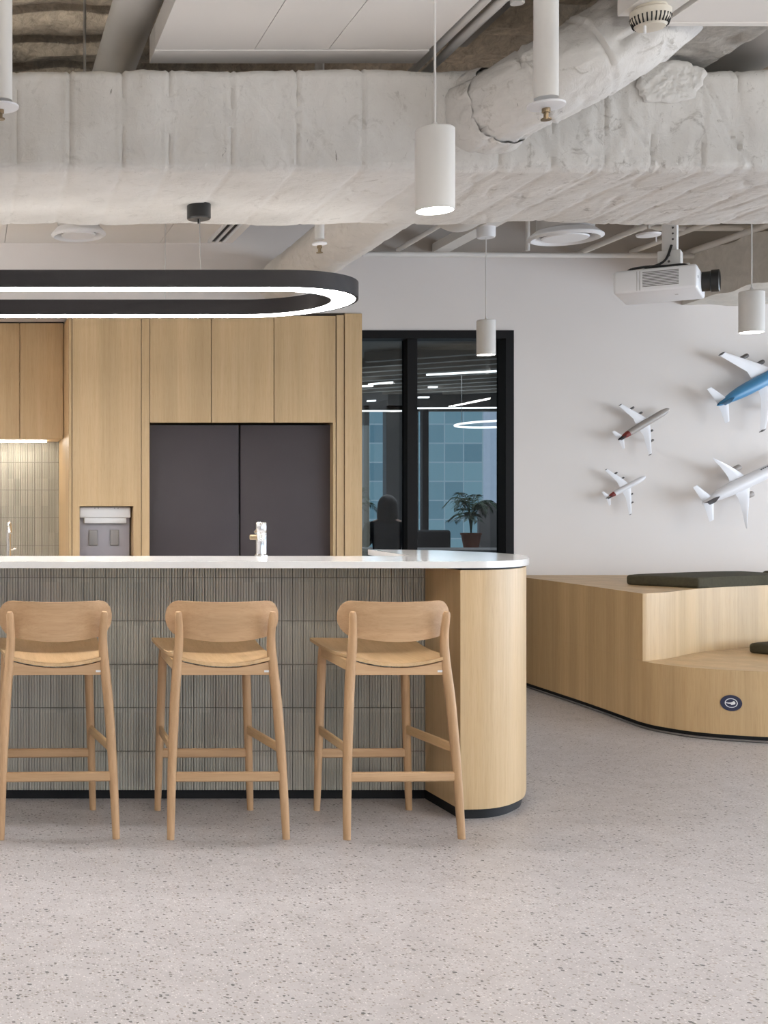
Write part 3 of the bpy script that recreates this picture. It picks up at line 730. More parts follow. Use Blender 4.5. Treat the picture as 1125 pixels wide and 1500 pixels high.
# tall cabinet with dispenser niche
tcab = thing('tall_cabinet', (0.9, 8.3, 0), 'tall oak cabinet with the water dispenser niche', 'cabinet')
NX0, NX1, NZ = kx(116.7), kx(195.5), kz(741.3)
mb = MB(); a, b = kx(106), kx(206.6)
mb.box(a, b, KY, KY + 0.02, NZ, KT - 0.004).box(a, NX0, KY, KY + 0.02, 0.1, NZ).box(NX1, b, KY, KY + 0.02, 0.1, NZ).box(NX0, NX1, KY, KY + 0.02, 0.1, 0.92)
mb.build('door', M['oak'], tcab, smooth=0)
MB().box(kx(101), kx(105), KY - 0.002, BKY, 0, KT).build('side_panel', M['oak'], tcab, smooth=0)
mb = MB(); mb.box(a, NX0, KY + 0.022, BKY, 0.1, KT - 0.006).box(NX1, b, KY + 0.022, BKY, 0.1, KT - 0.006).box(NX0, NX1, KY + 0.022, BKY, NZ, KT - 0.006).box(NX0, NX1, 8.25, BKY, 0.92, NZ).box(NX0, NX1, KY + 0.022, BKY, 0.1, 0.92)
mb.build('carcass', M['oak'], tcab, smooth=0)
MB().box(kx(105), b, KY + 0.03, BKY, 0, 0.1).box(kx(104.6), kx(106.4), KY + 0.012, KY + 0.03, 0.1, KT - 0.01).build('plinth', M['black'], tcab)
# water dispenser
wd_ = thing('water_dispenser', (0.9, 8.15, 0.92), 'grey and white built-in water dispenser in the oak niche', 'water dispenser')
DY = 7.99
x0, x1 = NX0 + 0.004, PX(190.5, DY)
MB().box(x0, x1, DY + 0.02, 8.25, 0.92, NZ - 0.004, 0.004).build('body', M['disp'], wd_)
hd = MB().box(x0, x1, DY - 0.035, DY + 0.03, PZ(758.5, DY), NZ - 0.006, 0.010, 4).build('head', M['white'], wd_)
for px in (139, 144, 168, 173): MB().cyl((PX(px, DY - .035), DY - 0.036, PZ(744.5, DY)), (PX(px, DY - .035), DY - 0.03, PZ(744.5, DY)), 0.004, 10).build('indicator', M['disp'], hd)
MB().box(PX(123, DY), PX(184.5, DY), DY - 0.02, DY + 0.03, PZ(766.5, DY), PZ(758.5, DY) + 0.004, 0.004).build('spout_cover', M['white'], wd_)
for p0, p1 in ((130, 143.5), (161.5, 174.8)):
    MB().box(PX(p0, DY), PX(p1, DY), DY + 0.005, DY + 0.022, PZ(799.5, DY), PZ(776, DY), 0.007, 3).build('paddle', M['pad'], wd_)
MB().box(x0, x1, DY - 0.02, DY + 0.02, 0.92, 0.94, 0.004).build('drip_tray', M['pad'], wd_)

# refrigerator housing with three doors above
fh = thing('refrigerator_housing', (1.78, 8.3, 0), 'oak housing with three doors above the charcoal refrigerator', 'cabinet')
FZ = kz(619)
MB().box(kx(207.6), kx(219), KY, BKY, 0, KT).build('side_panel', M['oak'], fh, smooth=0)
MB().box(kx(493.2), kx(503.6), KY, BKY, 0, KT).build('side_panel', M['oak'], fh, smooth=0)
MB().box(kx(487.9), kx(491.8), KY, BKY, 0, FZ).build('reveal_strip', M['oak'], fh, smooth=0)
for p0, p1 in ((219.8, 309.2), (310.2, 400.8), (401.8, 491.6)):
    MB().box(kx(p0), kx(p1), KY, KY + 0.02, FZ, KT - 0.006).build('door', M['oak'], fh, smooth=0)
MB().box(kx(219.5), kx(492.5), KY + 0.022, BKY, FZ + 0.01, KT - 0.008).build('carcass', M['oak'], fh, smooth=0)
MB().box(kx(491.6), kx(493.2), KY + 0.01, KY + 0.03, 0, KT - 0.006).box(kx(219.0), kx(219.8), KY + 0.01, KY + 0.03, FZ, KT - .006).build('shadow_gap', M['gap'], fh)
ep = MB().box(kx(505), kx(530), KY - 0.004, WY - 0.001, 0, kz(459.5)).build('end_panel', M['oak'], origin=(kx(517), KY, 0), smooth=0)
tag(ep, 'plain oak end panel at the right of the refrigerator housing', 'panel')
# refrigerator
FY = 7.965
fr = thing('refrigerator', (1.78, 8.3, 0), 'charcoal two-door refrigerator built into the oak housing', 'refrigerator')
fx0, fx1 = kx(219.6), PX(484.8, FY)
FT = PZ(622.5, FY)
MB().box(fx0 + 0.005, fx1 - 0.004, FY + 0.05, BKY, 0.05, FT - 0.02).build('body', M['gap'], fr)
MB().box(PX(219.5, FY) - 0.005, PX(349.6, FY), FY, FY + 0.045, 0.08, FT, 0.003).build('door', M['charcoal'], fr)
MB().box(PX(352.6, FY), fx1, FY, FY + 0.045, 0.08, FT, 0.003).build('door', M['charcoal'], fr)
MB().box(PX(350.2, FY), PX(351.4, FY), FY + 0.02, FY + 0.04, 0.7, 1.25).build('handle', M['engine'], fr)

# wall cabinets on the left
UY = 8.3
def ux(px): return PX(px, UY)
wc = thing('wall_cabinet', (0.1, 8.5, PZ(643, UY)), 'oak wall cabinets above the tile backsplash at the left', 'cabinet')
UZ0, UZ1 = PZ(643, UY), PZ(473.5, UY)
for p0, p1 in ((-270, -163), (-162, -63), (-62, 28.3), (29.4, 92)):
    MB().box(ux(p0), ux(p1), UY, UY + 0.02, UZ0, UZ1).build('door', M['oak'], wc, smooth=0)
MB().box(ux(-270), ux(92), UY + 0.022, BKY - 0.006, UZ0 + 0.004, UZ1).build('carcass', M['oak'], wc, smooth=0)
MB().box(ux(-270), kx(101), UY + 0.01, BKY, UZ1, 2.548).build('top_filler', M['gap'], wc)
MB().box(ux(92.3), kx(101) - 0.001, UY + 0.015, BKY - 0.006, UZ0 + 0.03, UZ1).build('side_filler', M['oak'], wc, smooth=0)
MB().box(ux(-200), PX(69, 8.5), 8.56, 8.60, UZ0 - 0.008, UZ0 + 0.002).build('led_strip', M['led_warm'], wc)
# base cabinet + worktop + faucet (behind the bar)
bc = thing('base_cabinet', (-0.6, 8.4, 0), 'oak base cabinets under the back worktop', 'cabinet')
MB().box(-2.0, kx(101) - 0.002, 8.15, BKY - 0.006, 0.1, 0.88).build('carcass', M['oak'], bc, smooth=0)
for k in range(4): MB().box(-1.95 + k * 0.65, -1.95 + k * 0.65 + 0.64, 8.13, 8.15, 0.11, 0.87).build('door', M['oak'], bc, smooth=0)
MB().box(-2.0, kx(101) - 0.002, 8.2, BKY - 0.006, 0, 0.1).build('plinth', M['black'], bc)
tag(MB().box(-2.0, kx(101) - 0.002, 8.1, BKY - 0.006, 0.88, 0.91, 0.002).build('worktop', M['stone'], origin=(-0.6, 8.4, 0.88)), 'white stone back worktop under the wall cabinets', 'worktop')
fx = PX(13.5, 8.35)
ft_ = thing('faucet', (fx, 8.45, 0.91), 'slender chrome faucet before the tile backsplash', 'faucet')
MB().tube(catmull([(fx, 8.45, 0.91), (fx, 8.45, 1.1), (fx, 8.44, 1.16), (fx, 8.38, 1.197), (fx, 8.31, 1.17), (fx, 8.29, 1.12)], 8), 0.016, 20).build('spout', M['chrome'], ft_)
MB().lathe([(0.028, 0), (0.028, 0.012), (0.018, 0.02)], (fx, 8.45, 0.91)).build('base', M['chrome'], ft_)
MB().tube([(fx + 0.015, 8.45, 1.0), (fx + 0.05, 8.45, 1.01)], 0.006, 10).build('handle', M['chrome'], ft_)

# ------------------------------------------------------------------ island
SF, ST, SBm = 5.08, 1.0728, 1.045
TY = 5.46
isl = thing('kitchen_island', (0.5, 5.5, 0), 'long bar counter with fluted grey tile front and curved oak end', 'counter')
end_outer = [(2.0, 5.083), (2.122, 5.092), (2.204, 5.113), (2.283, 5.16), (2.357, 5.23), (2.42, 5.305), (2.468, 5.39), (2.53, 5.52), (2.585, 5.68), (2.615, 5.85), (2.61, 6.02), (2.565, 6.18), (2.50, 6.31), (2.41, 6.41), (2.29, 6.48), (2.14, 6.52)]
curve = [(p.x, p.y) for p in catmull([(p[0], p[1], 0) for p in end_outer], 8)]
def inset(poly, d):
    out = []
    for i, p in enumerate(poly):
        a = poly[max(i - 1, 0)]; b = poly[min(i + 1, len(poly) - 1)]
        t = Vector((b[0] - a[0], b[1] - a[1])).normalized(); out.append((p[0] - t.y * d, p[1] + t.x * d))
    return out
XI = -2.6
slab_poly = [(XI, SF)] + curve + [(2.13, 6.51), (2.055, 5.645), (XI, 5.66)]
slab = MB().prism(slab_poly, SBm, ST, 0.002).build('stone_counter', M['stone'], origin=(0.5, 5.4, SBm), smooth=40)
tag(slab, 'white stone bar top with a rounded right end', 'worktop')
SX = PX(622.6, TY)
body_c = [q for q in inset(curve, 0.012) if q[0] >= SX + 0.02]
body_poly = [(SX + 0.008, 5.097)] + body_c + [(2.125, 6.49), (SX, 5.64)]
body_poly[0] = (PX(674.5, 5.097), 5.097); body_c = [q for q in body_c if q[0] > body_poly[0][0] + 0.005]
body_poly = [body_poly[0]] + body_c + [(2.125, 6.49), (SX + 0.01, 5.64), (SX, TY)]
MB().prism(body_poly, 0.042, 1.036).build('curved_end', M['oak'], isl, smooth=25)
kick = inset(body_c, 0.016)
MB().prism([(body_poly[0][0] + 0.004, 5.113)] + kick + [(2.12, 6.47), (SX + 0.01, 5.64), (SX + .004, TY)], 0.0, 0.042).build('plinth', M['black'], isl)
MB().prism([(body_poly[0][0] + 0.01, 5.11)] + inset(body_c, 0.012) + [(2.12, 6.47), (SX + 0.02, 5.64), (SX + .01, TY)], 1.036, SBm).build('shadow_gap', M['gap'], isl)
grouted(fluted(XI, SX - 0.001, TY, 0.042, SBm - 0.001, 0.022, 0.1925).build('tile_front', M['tile'], isl, smooth=50))
MB().box(XI, SX - 0.001, TY + 0.004, 5.64, 0.042, SBm - 0.001).build('core', M['grout'], isl)
MB().box(XI, SX + 0.002, TY + 0.012, 5.63, 0, 0.042).build('plinth', M['black'], isl)
MB().box(XI, SX - 0.002, 5.642, 6.3, 0.86, 0.90, 0.002).build('inner_worktop', M['stone'], isl)
MB().box(XI, SX - 0.002, 5.642, 6.27, 0.08, 0.86).build('inner_cabinet', M['oak'], isl, smooth=0)
MB().box(XI, SX - 0.002, 5.642, 6.2, 0.0, 0.08).build('plinth', M['black'], isl)
# tap on bar top
tx = PX(383, 5.58); ty = 5.585
tp = thing('faucet', (tx, ty, ST), 'short chrome tap standing on the bar top before the refrigerator', 'faucet')
MB().lathe([(0.030, 0), (0.030, 0.006), (0.0235, 0.012), (0.0235, 0.108), (0.0225, 0.110), (0.0235, 0.112), (0.0235, 0.152), (0.021, 0.156), (0.002, 0.157)], (tx, ty, ST), seg=32).build('body', M['chrome'], tp)
MB().lathe([(0.009, -0.020), (0.012, -0.022), (0.012, -0.050), (0.009, -0.053)], (tx, ty, ST + 0.088), 'x', 20).build('handle', M['brass'], tp)
MB().tube([(tx, ty + 0.015, ST + 0.12), (tx, ty + 0.05, ST + 0.122), (tx, ty + 0.10, ST + 0.11)], 0.010, 14).build('spout', M['chrome'], tp)

# ------------------------------------------------------------------ stools (local: +y faces the counter, origin at floor under back legs' middle)
def make_stool():
    t = thing('bar_stool', (0, 0, 0), '', 'bar stool', 'oak bar stools at the counter')
    def leg(pts, rad): return MB().tube(catmull(pts, 6), [rad(k / (6 * (len(pts) - 1))) for k in range(6 * (len(pts) - 1) + 1)], 16)
    for s in (-1, 1):
        # rear leg rises to hold the backrest
        pts = [(s * 0.2265, 0.0, 0.0), (s * 0.218, 0.022, 0.25), (s * 0.203, 0.046, 0.52), (s * 0.189, 0.062, 0.68), (s * 0.1825, 0.060, 0.78), (s * 0.1875, 0.046, 0.885)]
        leg(pts, lambda u: 0.0145 + 0.005 * math.sin(PI * min(1, u / 0.95)) - (0.004 if u > 0.99 else 0)).build('leg', M['ash_v'], t)
        pts = [(s * 0.199, 0.462, 0.0), (s * 0.190, 0.462, 0.3), (s * 0.180, 0.458, 0.6), (s * 0.176, 0.456, 0.700)]
        leg(pts, lambda u: 0.0135 + 0.005 * math.sin(PI * min(1, u * 0.8))).build('leg', M['ash_v'], t)
        MB().obar((s * 0.214, 0.035, 0.346), (s * 0.188, 0.455, 0.346), 0.016, 0.037, bev=0.004).build('stretcher', M['ash_y'], t)
        MB().obar((s * 0.196, 0.07, 0.672), (s * 0.178, 0.445, 0.680), 0.020, 0.045, bev=0.004).build('seat_rail', M['ash_y'], t)
    MB().obar((-0.214, 0.022, 0.240), (0.214, 0.022, 0.240), 0.020, 0.038, bev=0.005).build('stretcher', M['ash_x'], t)
    MB().obar((-0.189, 0.462, 0.245), (0.189, 0.462, 0.245), 0.018, 0.038, bev=0.005).build('stretcher', M['ash_x'], t)
    MB().obar((-0.172, 0.452, 0.675), (0.172, 0.452, 0.675), 0.020, 0.045, bev=0.004).build('seat_rail', M['ash_x'], t)
    # back rail with dished upper edge
    mb = MB(); rr = []
    for i in range(25):
        u = -1 + 2 * i / 24; x = u * 0.19; zt = 0.662 + 0.030 * u * u
        y = 0.055
        rr.append([Vector((x, y, 0.634)), Vector((x, y + 0.02, 0.634)), Vector((x, y + 0.02, zt)), Vector((x, y, zt))])
    mb.rings(rr).build('seat_rail', M['ash_x'], t)
    MB().box(0.154, 0.173, 0.0535, 0.0565, 0.645, 0.653).build('label_plate', M['white'], t)
    # seat: dished sheet
    mb = MB(); nu, nv = 25, 21; th = 0.013
    def sp(i, j):
        u = -1 + 2 * i / (nu - 1); v = j / (nv - 1)
        hw = 0.196 + 0.024 * v
        y = 0.050 + v * 0.455
        if v < 0.2 and abs(u) > 0.93: pass
        z = 0.700 + 0.022 * v + (0.026 * (1 - v) + 0.006) * (u * u - 1) * (1 - 0.6 * v) - 0.012 * math.sin(PI * v)
        # rounded corners
        k = max(abs(u) - 0.9, 0) / 0.1
        y += (0.014 * k * k) * (1 if v < 0.5 else -1) * (1 - min(v, 1 - v) * 2)
        return Vector((u * hw, y, z))
    top = [[mb.bm.verts.new(sp(i, j) + Vector((0, 0, th))) for j in range(nv)] for i in range(nu)]
    bot = [[mb.bm.verts.new(sp(i, j)) for j in range(nv)] for i in range(nu)]
    for i in range(nu - 1):
        for j in range(nv - 1):
            mb.bm.faces.new((top[i][j], top[i + 1][j], top[i + 1][j + 1], top[i][j + 1]))
            mb.bm.faces.new((bot[i][j], bot[i][j + 1], bot[i + 1][j + 1], bot[i + 1][j]))
    for i in range(nu - 1):
        for j in (0, nv - 1): mb.bm.faces.new((top[i][j], top[i + 1][j], bot[i + 1][j], bot[i][j]))
    for j in range(nv - 1):
        for i in (0, nu - 1): mb.bm.faces.new((top[i][j], top[i][j + 1], bot[i][j + 1], bot[i][j]))
    mb.build('seat', M['ash_y'], t)
    # backrest: curved rounded panel, middle bulging rearwards
    mb = MB(); n = 48; W = 0.227; th = 0.013
    out = []
    def by(x): return 0.118 - 0.058 * (1 - (x / W) ** 2)
    def edge_top(x):
        a = abs(x) / W
        z = 0.9215 + 0.006 * a * a
        k = max(0, a - 0.78) / 0.22
        return z - (1 - math.sqrt(max(0, 1 - k * k))) * 0.065
    def edge_bot(x):
        a = abs(x) / W
        z = 0.764 + 0.030 * a * a
        k = max(0, a - 0.76) / 0.24
        return z + (1 - math.sqrt(max(0, 1 - k * k))) * 0.062
    xs = [-W * math.cos(PI * i / n) for i in range(n + 1)]
    nz = 10; F_, B_ = [], []
    for x in xs:
        x = max(-W * 0.9999, min(W * 0.9999, x)); zt, zb = edge_top(x), edge_bot(x)
        if zt - zb < 0.002: zt, zb = (zt + zb) / 2 + 0.001, (zt + zb) / 2 - 0.001
        y = by(x); sl = -2 * -0.058 * x / W ** 2
        nv_ = Vector((-sl, 1, 0)).normalized()
        F_.append([mb.bm.verts.new(Vector((x, y - 0.03 * (z - 0.84), z)) + nv_ * th) for z in [zb + (zt - zb) * q / nz for q in range(nz + 1)]])
        B_.append([mb.bm.verts.new(Vector((x, y - 0.03 * (z - 0.84), z))) for z in [zb + (zt - zb) * q / nz for q in range(nz + 1)]])
    for i in range(n):
        for q in range(nz):
            mb.bm.faces.new((F_[i][q], F_[i][q + 1], F_[i + 1][q + 1], F_[i + 1][q])); mb.bm.faces.new((B_[i][q], B_[i + 1][q], B_[i + 1][q + 1], B_[i][q + 1]))
        for q in (0, nz): mb.bm.faces.new((F_[i][q], F_[i + 1][q], B_[i + 1][q], B_[i][q]))
    for i in (0, n):
        for q in range(nz): mb.bm.faces.new((F_[i][q], F_[i][q + 1], B_[i][q + 1], B_[i][q]))
    mb.build('backrest', M['ash_x'], t, smooth=40)
    return t
stool = make_stool()
for i, (x, yaw_, lab) in enumerate([(0.362, 2.0, 'light oak bar stool farthest from the curved counter end, at the left edge'), (1.026, 0.8, 'light oak bar stool in the middle of the row of three'), (1.713, 1.6, 'light oak bar stool nearest the curved oak counter end')]):
    o = stool if i == 0 else copy_tree(stool)
    o.location = (x, 4.80, 0); o.rotation_euler = (0, 0, R(yaw_)); o['label'] = lab

# ------------------------------------------------------------------ bench
bn = thing('tiered_bench', (5.5, 8.3, 0), 'two-tier curved oak seating platform against the far wall', 'bench')
side = [(4.03, WY - 0.002), (4.022, 8.76), (4.008, 8.1), (3.992, 7.7), (3.970, 7.35), (3.965, 7.2)]
front = [(3.965, 7.2), (3.995, 7.06), (4.12, 6.875), (4.40, 6.742), (4.9, 6.65), (5.6, 6.6), (6.6, 6.6), (8.2, 6.66)]
riser = [(3.966, 7.19), (4.2, 7.335), (4.57, 7.645), (4.95, 7.85), (5.2, 7.965), (5.6, 8.08), (6.4, 8.15), (8.2, 8.15)]
def cm(p, n=8): return [(q.x, q.y) for q in catmull([(a[0], a[1], 0) for a in p], n)]
full_edge = cm(side[:-1] + front, 8)
lower = full_edge + [(8.2, WY - 0.002)]
upper = cm(side, 8) + cm(riser, 8)[1:] + [(8.2, WY - 0.002)]
MB().prism(lower, 0.035, 0.394).build('lower_tier', M['oak_bench'], bn, smooth=30)
MB().prism(upper, 0.3945, 0.79).build('upper_tier', M['oak_bench'], bn, smooth=30)
MB().prism(inset(full_edge, 0.015) + [(8.2, WY - 0.01)], 0.0, 0.035).build('plinth', M['black'], bn, smooth=30)
tr = inset(full_edge, 0.004)
MB().tube([(x, y, 0.007) for x, y in tr], 0.007, 8).build('base_trim', M['engine'], bn, smooth=60)

def cushion(poly, z0, z1, label, parent_group='olive cushions on the bench'):
    mb = MB().prism(poly, z0, z1)
    bmesh.ops.bevel(mb.bm, geom=list(mb.bm.edges), offset=0.018, segments=4, affect='EDGES', profile=0.5)
    c = sum((Vector((p[0], p[1], 0)) for p in poly), Vector()) / len(poly)
    o = mb.build('seat_cushion', M['olive'], origin=(c.x, c.y, z0), smooth=60)
    return tag(o, label, 'cushion', parent_group)
def off(p, q, d):
    t = Vector((q[0] - p[0], q[1] - p[1])).normalized(); return (p[0] - t.y * d, p[1] + t.x * d)
rc = cm(riser, 8)
idx = [i for i, p in enumerate(rc) if 4.56 <= p[0] <= 5.47]
fr_ = [rc[i] for i in idx]; fr_in = inset(rc, 0.012); bk_in = inset(rc, 0.45)
def band(lo, hi, d0, d1):
    a = inset(rc, d0); b = inset(rc, d1)
    ii = [i for i, p in enumerate(rc) if lo <= p[0] <= hi][::2]
    return [a[i] for i in ii] + [b[i] for i in reversed(ii)]
cushion(band(4.56, 5.50, 0.01, 0.46), 0.79, 0.855, 'long olive cushion on the upper tier, its left end in view')
cushion(band(5.53, 6.5, 0.01, 0.46), 0.79, 0.855, 'olive cushion on the upper tier cut off by the right edge')
lc = band(4.72, 5.6, -0.62, -0.17)
cushion(lc, 0.394, 0.455, 'olive cushion on the lower step at the right edge')
# round sticker on curved front
ys = 6.795; sx_ = PX(1072, ys); sz = PZ(1030, ys)
best = min(range(1, len(full_edge) - 1), key=lambda i: abs(full_edge[i][0] - sx_) + (10 if full_edge[i][1] > 7.15 else 0))
pq = full_edge[best]; tq = Vector((full_edge[best + 1][0] - full_edge[best - 1][0], full_edge[best + 1][1] - full_edge[best - 1][1], 0)).normalized()
nq = Vector((tq.y, -tq.x, 0))
st = thing('round_sticker', Vector((pq[0], pq[1], sz)) + nq * 0.003, 'round navy sticker with a white airplane emblem on the bench front', 'sticker', rot=(R(90), 0, math.atan2(tq.y, tq.x)))
def disc(r0, r1, z0, z1, ex=1.18, n=48):
    mb = MB()
    if r0 <= 0: return mb.prism([(ex * r1 * math.cos(2 * PI * k / n), r1 * math.sin(2 * PI * k / n)) for k in range(n)], z0, z1)
    rings = [[Vector((ex * r * math.cos(2 * PI * k / n), r * math.sin(2 * PI * k / n), z)) for k in range(n)] for r, z in ((r0, z0), (r1, z0), (r1, z1), (r0, z1))]
    return mb.rings(rings, cap=False, closed=True)
disc(0, 0.044, -0.002, 0.001).build('disc', M['navy'], st, local=True)
disc(0.0225, 0.026, 0.001, 0.0018).build('ring', M['white'], st, local=True)
MB().prism([(-0.028, -0.001), (-0.012, -0.004), (-0.004, -0.004), (0.001, -0.011), (0.008, -0.009), (0.017, -0.006), (0.020, 0.001), (0.017, 0.009), (0.010, 0.011), (0.005, 0.006), (-0.003, 0.003), (-0.014, 0.002), (-0.027, 0.003)], 0.001, 0.0019).build('emblem', M['white'], st, local=True)

# ------------------------------------------------------------------ model airplanes
def airplane(px, py, th, L, hs, sweep, n_eng, mats, label, curved=False, yoff=0.13):
    Y = WY - yoff; c = P(px, py, Y); a = R(th)
    t = thing('model_airplane', c, label, 'model airplane', 'model airplanes on the wall')
    m = Matrix(((math.cos(a), -math.sin(a), 0), (0, 0, -1), (math.sin(a), math.cos(a), 0)))
    t.rotation_euler = m.to_euler()
    r = L * 0.056
    pr = [(-0.49, 0.10, 0.45), (-0.46, 0.30, 0.38), (-0.40, 0.52, 0.25), (-0.32, 0.78, 0.1), (-0.24, 0.94, 0.03), (-0.16, 1, 0), (0.28, 1, 0), (0.36, 0.95, -0.02), (0.42, 0.82, -0.06), (0.46, 0.62, -0.12), (0.49, 0.36, -0.2), (0.505, 0.12, -0.25)]
    rings = [[Vector((x * L, k * r * math.cos(2 * PI * q / 20), z * r + k * r * math.sin(2 * PI * q / 20))) for q in range(20)] for x, k, z in pr]
    cut = 5
    fus = MB().rings(rings).build('fuselage', mats['body'], t, local=True, smooth=60)
    if mats.get('band'):
        b0 = [[Vector((x * L, k * r * 1.03 * math.cos(2 * PI * q / 20), z * r + k * r * 1.03 * math.sin(2 * PI * q / 20))) for q in range(20)] for x, k, z in ((-0.40, 0.52, 0.25), (-0.32, 0.78, 0.1), (-0.27, 0.88, 0.05))]
        MB().rings(b0).build('tail_band', mats['band'], fus, local=True, smooth=60)
    if mats.get('tail'):
        b0 = [[Vector((x * L, k * r * 1.04 * math.cos(2 * PI * q / 20), z * r + k * r * 1.04 * math.sin(2 * PI * q / 20))) for q in range(20)] for x, k, z in ((-0.49, 0.10, 0.45), (-0.46, 0.30, 0.38), (-0.40, 0.52, 0.25))]
        MB().rings(b0).build('tail_cone', mats['tail'], fus, local=True, smooth=60)
    def foil(secs, name, mat):   # (y, xlead, chord, z, thick)
        rg = []
        for (y, xl, ch, z, tk) in secs:
            rg.append([Vector((xl - ch * u, y, z + v * tk)) for u, v in ((0, 0), (0.12, 0.5), (0.45, 0.6), (1, 0.05), (1, -0.05), (0.45, -0.5), (0.12, -0.5))])
        return MB().rings(rg).build(name, mat, t, local=True, smooth=40)
    for s in (1, -1):
        if curved:
            secs = []
            for (nn_, xl_, ch_) in ((2, -1, 27), (7.3, -5, 24.6), (14, -9.5, 19), (21, -14.5, 15), (28, -20, 11.5), (34, -25, 8.5), (42, -32, 5), (46, -35.5, 3), (49, -38, 1)):
                u = nn_ / 49
                secs.append((s * hs * u, L * (xl_ - 10 * u * u) / 170, L * ch_ / 170, -r * 0.3 + L * 0.13 * u * u, L * 0.012 * (1 - 0.7 * u)))
        else:
            secs = [(s * hs * 0.02, L * 0.13, L * 0.22, -r * 0.3, L * 0.020), (s * hs * 0.35, L * 0.13 - sweep * 0.33 - L * 0.0, L * 0.135, -r * 0.1, L * 0.016), (s * hs, L * 0.13 - sweep - L * 0.03, L * 0.055, r * 0.5, L * 0.008)]
        w = foil(secs, 'wing', mats['wing'])
        if not curved:
            MB().lathe([(L * 0.002, -L * 0.03), (L * 0.010, -L * 0.005), (L * 0.008, L * 0.02), (L * 0.002, L * 0.035)], (L * 0.10 - sweep - L * 0.03, s * hs * 1.0, r * 0.45), 'x', 10).build('wing_tip', M['engine'], w, local=True)
        foil([(s * r * 0.1, -L * 0.38, L * 0.095, r * 0.35, L * 0.010), (s * L * 0.165, -L * 0.465, L * 0.04, r * 0.6, L * 0.006)], 'tailplane', mats['wing'])
        for e in ((0.36, 0.66) if n_eng == 4 else (0.38,)):
            xl = L * 0.13 - sweep * e * (1.0 if not curved else 0.9) - (L * 0.13 if curved else 0)
            sc = 1.0 if n_eng == 4 else 1.45
            MB().lathe([(L * 0.008 * sc, -L * 0.05), (L * 0.017 * sc, -L * 0.02), (L * 0.019 * sc, L * 0.03), (L * 0.016 * sc, L * 0.042), (L * 0.010 * sc, L * 0.03)], (xl + L * 0.028, s * hs * e, -r * 0.9), 'x', 16).build('engine', mats['eng'], t, local=True, smooth=60)
    # fin
    rg = []
    for (z, xl, ch, tk) in ((r * 0.3, -0.33 * L, 0.15 * L, L * 0.010), (r * 0.9 + L * 0.02, -0.35 * L, 0.12 * L, L * 0.010), (L * 0.165, -0.45 * L, 0.06 * L, L * 0.006)):
        rg.append([Vector((xl - ch * u, v * tk, z)) for u, v in ((0, 0), (0.3, 0.5), (1, 0.1), (1, -0.1), (0.3, -0.5))])
    MB().rings(rg).build('fin', mats['fin'], t, local=True, smooth=40)
    MB().cyl((0, 0, -yoff), (0, 0, 0), L * 0.012, 12).build('wall_mount', M['planewhite'], t, local=True)
    return t
W_ = M['planewhite']
airplane(942, 622, 31, 0.455, 0.213, 0.108, 4, dict(body=M['planegrey'], wing=W_, eng=M['engine'], fin=M['darkfin'], band=M['red'], tail=M['darkfin']), 'grey model airplane with dark red tail, upper left of the group', yoff=0.085)
airplane(916, 714.5, 28.5, 0.345, 0.188, 0.09, 4, dict(body=W_, wing=W_, eng=M['engine'], fin=M['darkfin'], band=M['red'], tail=M['planegrey']), 'smallest white model airplane with red tail stripe, lowest left on the wall', yoff=0.075)
airplane(1122, 555, 28, 0.86, 0.318, 0.275, 4, dict(body=M['blue'], wing=W_, eng=M['engine'], fin=M['blue']), 'model airplane with blue fuselage at the right edge', yoff=0.12)
w4 = airplane(1101, 702, 25.6, 0.85, 0.285, 0.21, 2, dict(body=W_, wing=W_, eng=M['planegrey'], fin=M['darkfin']), 'large white model airplane with curved wings and dark tail fin', True, yoff=0.14)

fz = [c for c in w4.children if c.name.startswith('fuselage')][0]
for k in range(4):
    MB().box(0.075 + k * 0.017, 0.086 + k * 0.017, 0.030, 0.0435, 0.0195, 0.029).build('marking', M['darkfin'], fz, local=True)
# ------------------------------------------------------------------ office behind the window
OX0, OX1, OY1, OZ = 2.0, 9.6, 17.0, 2.95
struct(MB().box(OX0, OX1, WY + 0.15, OY1, -0.12, 0), 'floor_office', M['officefloor'], 'dark carpet of the office behind the window', 'floor')
struct(MB().box(OX0, OX1, WY + 0.15, OY1, OZ, OZ + 0.1), 'ceiling_office', M['officeceil'], 'dim ceiling of the office behind the window', 'ceiling')
struct(MB().box(OX0 - 0.1, OX0, WY + 0.15, OY1, 0, OZ), 'wall_office_left', M['officedark'], 'dark left wall of the office behind the window', 'wall')
struct(MB().box(OX1, OX1 + 0.1, WY + 0.15, OY1, 0, OZ), 'wall_office_right', M['officedark'], 'dark right wall of the office behind the window', 'wall')
mb = MB(); mb.box(OX0, OX1, OY1, OY1 + 0.15, PZ(602, OY1), OZ).box(OX0, OX1, OY1, OY1 + 0.15, 0, 0.6)
for p0, p1 in ((533, 541), (566, 592), (606, 613)): mb.box(PX(p0, OY1), PX(p1, OY1), OY1, OY1 + 0.15, 0.6, 2.7)
struct(mb, 'wall_office_far', M['officedark'], 'far window wall of the office behind the glass', 'wall')
mb = MB()
for k in range(11): mb.obar((4.3, 13.2 + k * 0.62, OZ - 0.05), (8.6, 10.0 + k * 0.62, OZ - 0.05), 0.12, 0.10)
struct(mb, 'ceiling_slats', M['officeceil'], 'slatted ceiling part of the office behind the window', 'ceiling')
def lin(name, a, b, label, w=0.05):
    o = MB().obar(a, b, w * 0.6, 0.018).build(name, M['led_office'], origin=a); return tag(o, label, 'ceiling light')
lin('ceiling_light', P(596 - 22, 560, 13.5) , P(596 - 55, 563, 14.5), 'short linear ceiling light seen in the left window pane')
lin('ceiling_light', P(626, 549, 11.5), P(740, 543, 11.8), 'long linear ceiling light seen high in the right window pane')
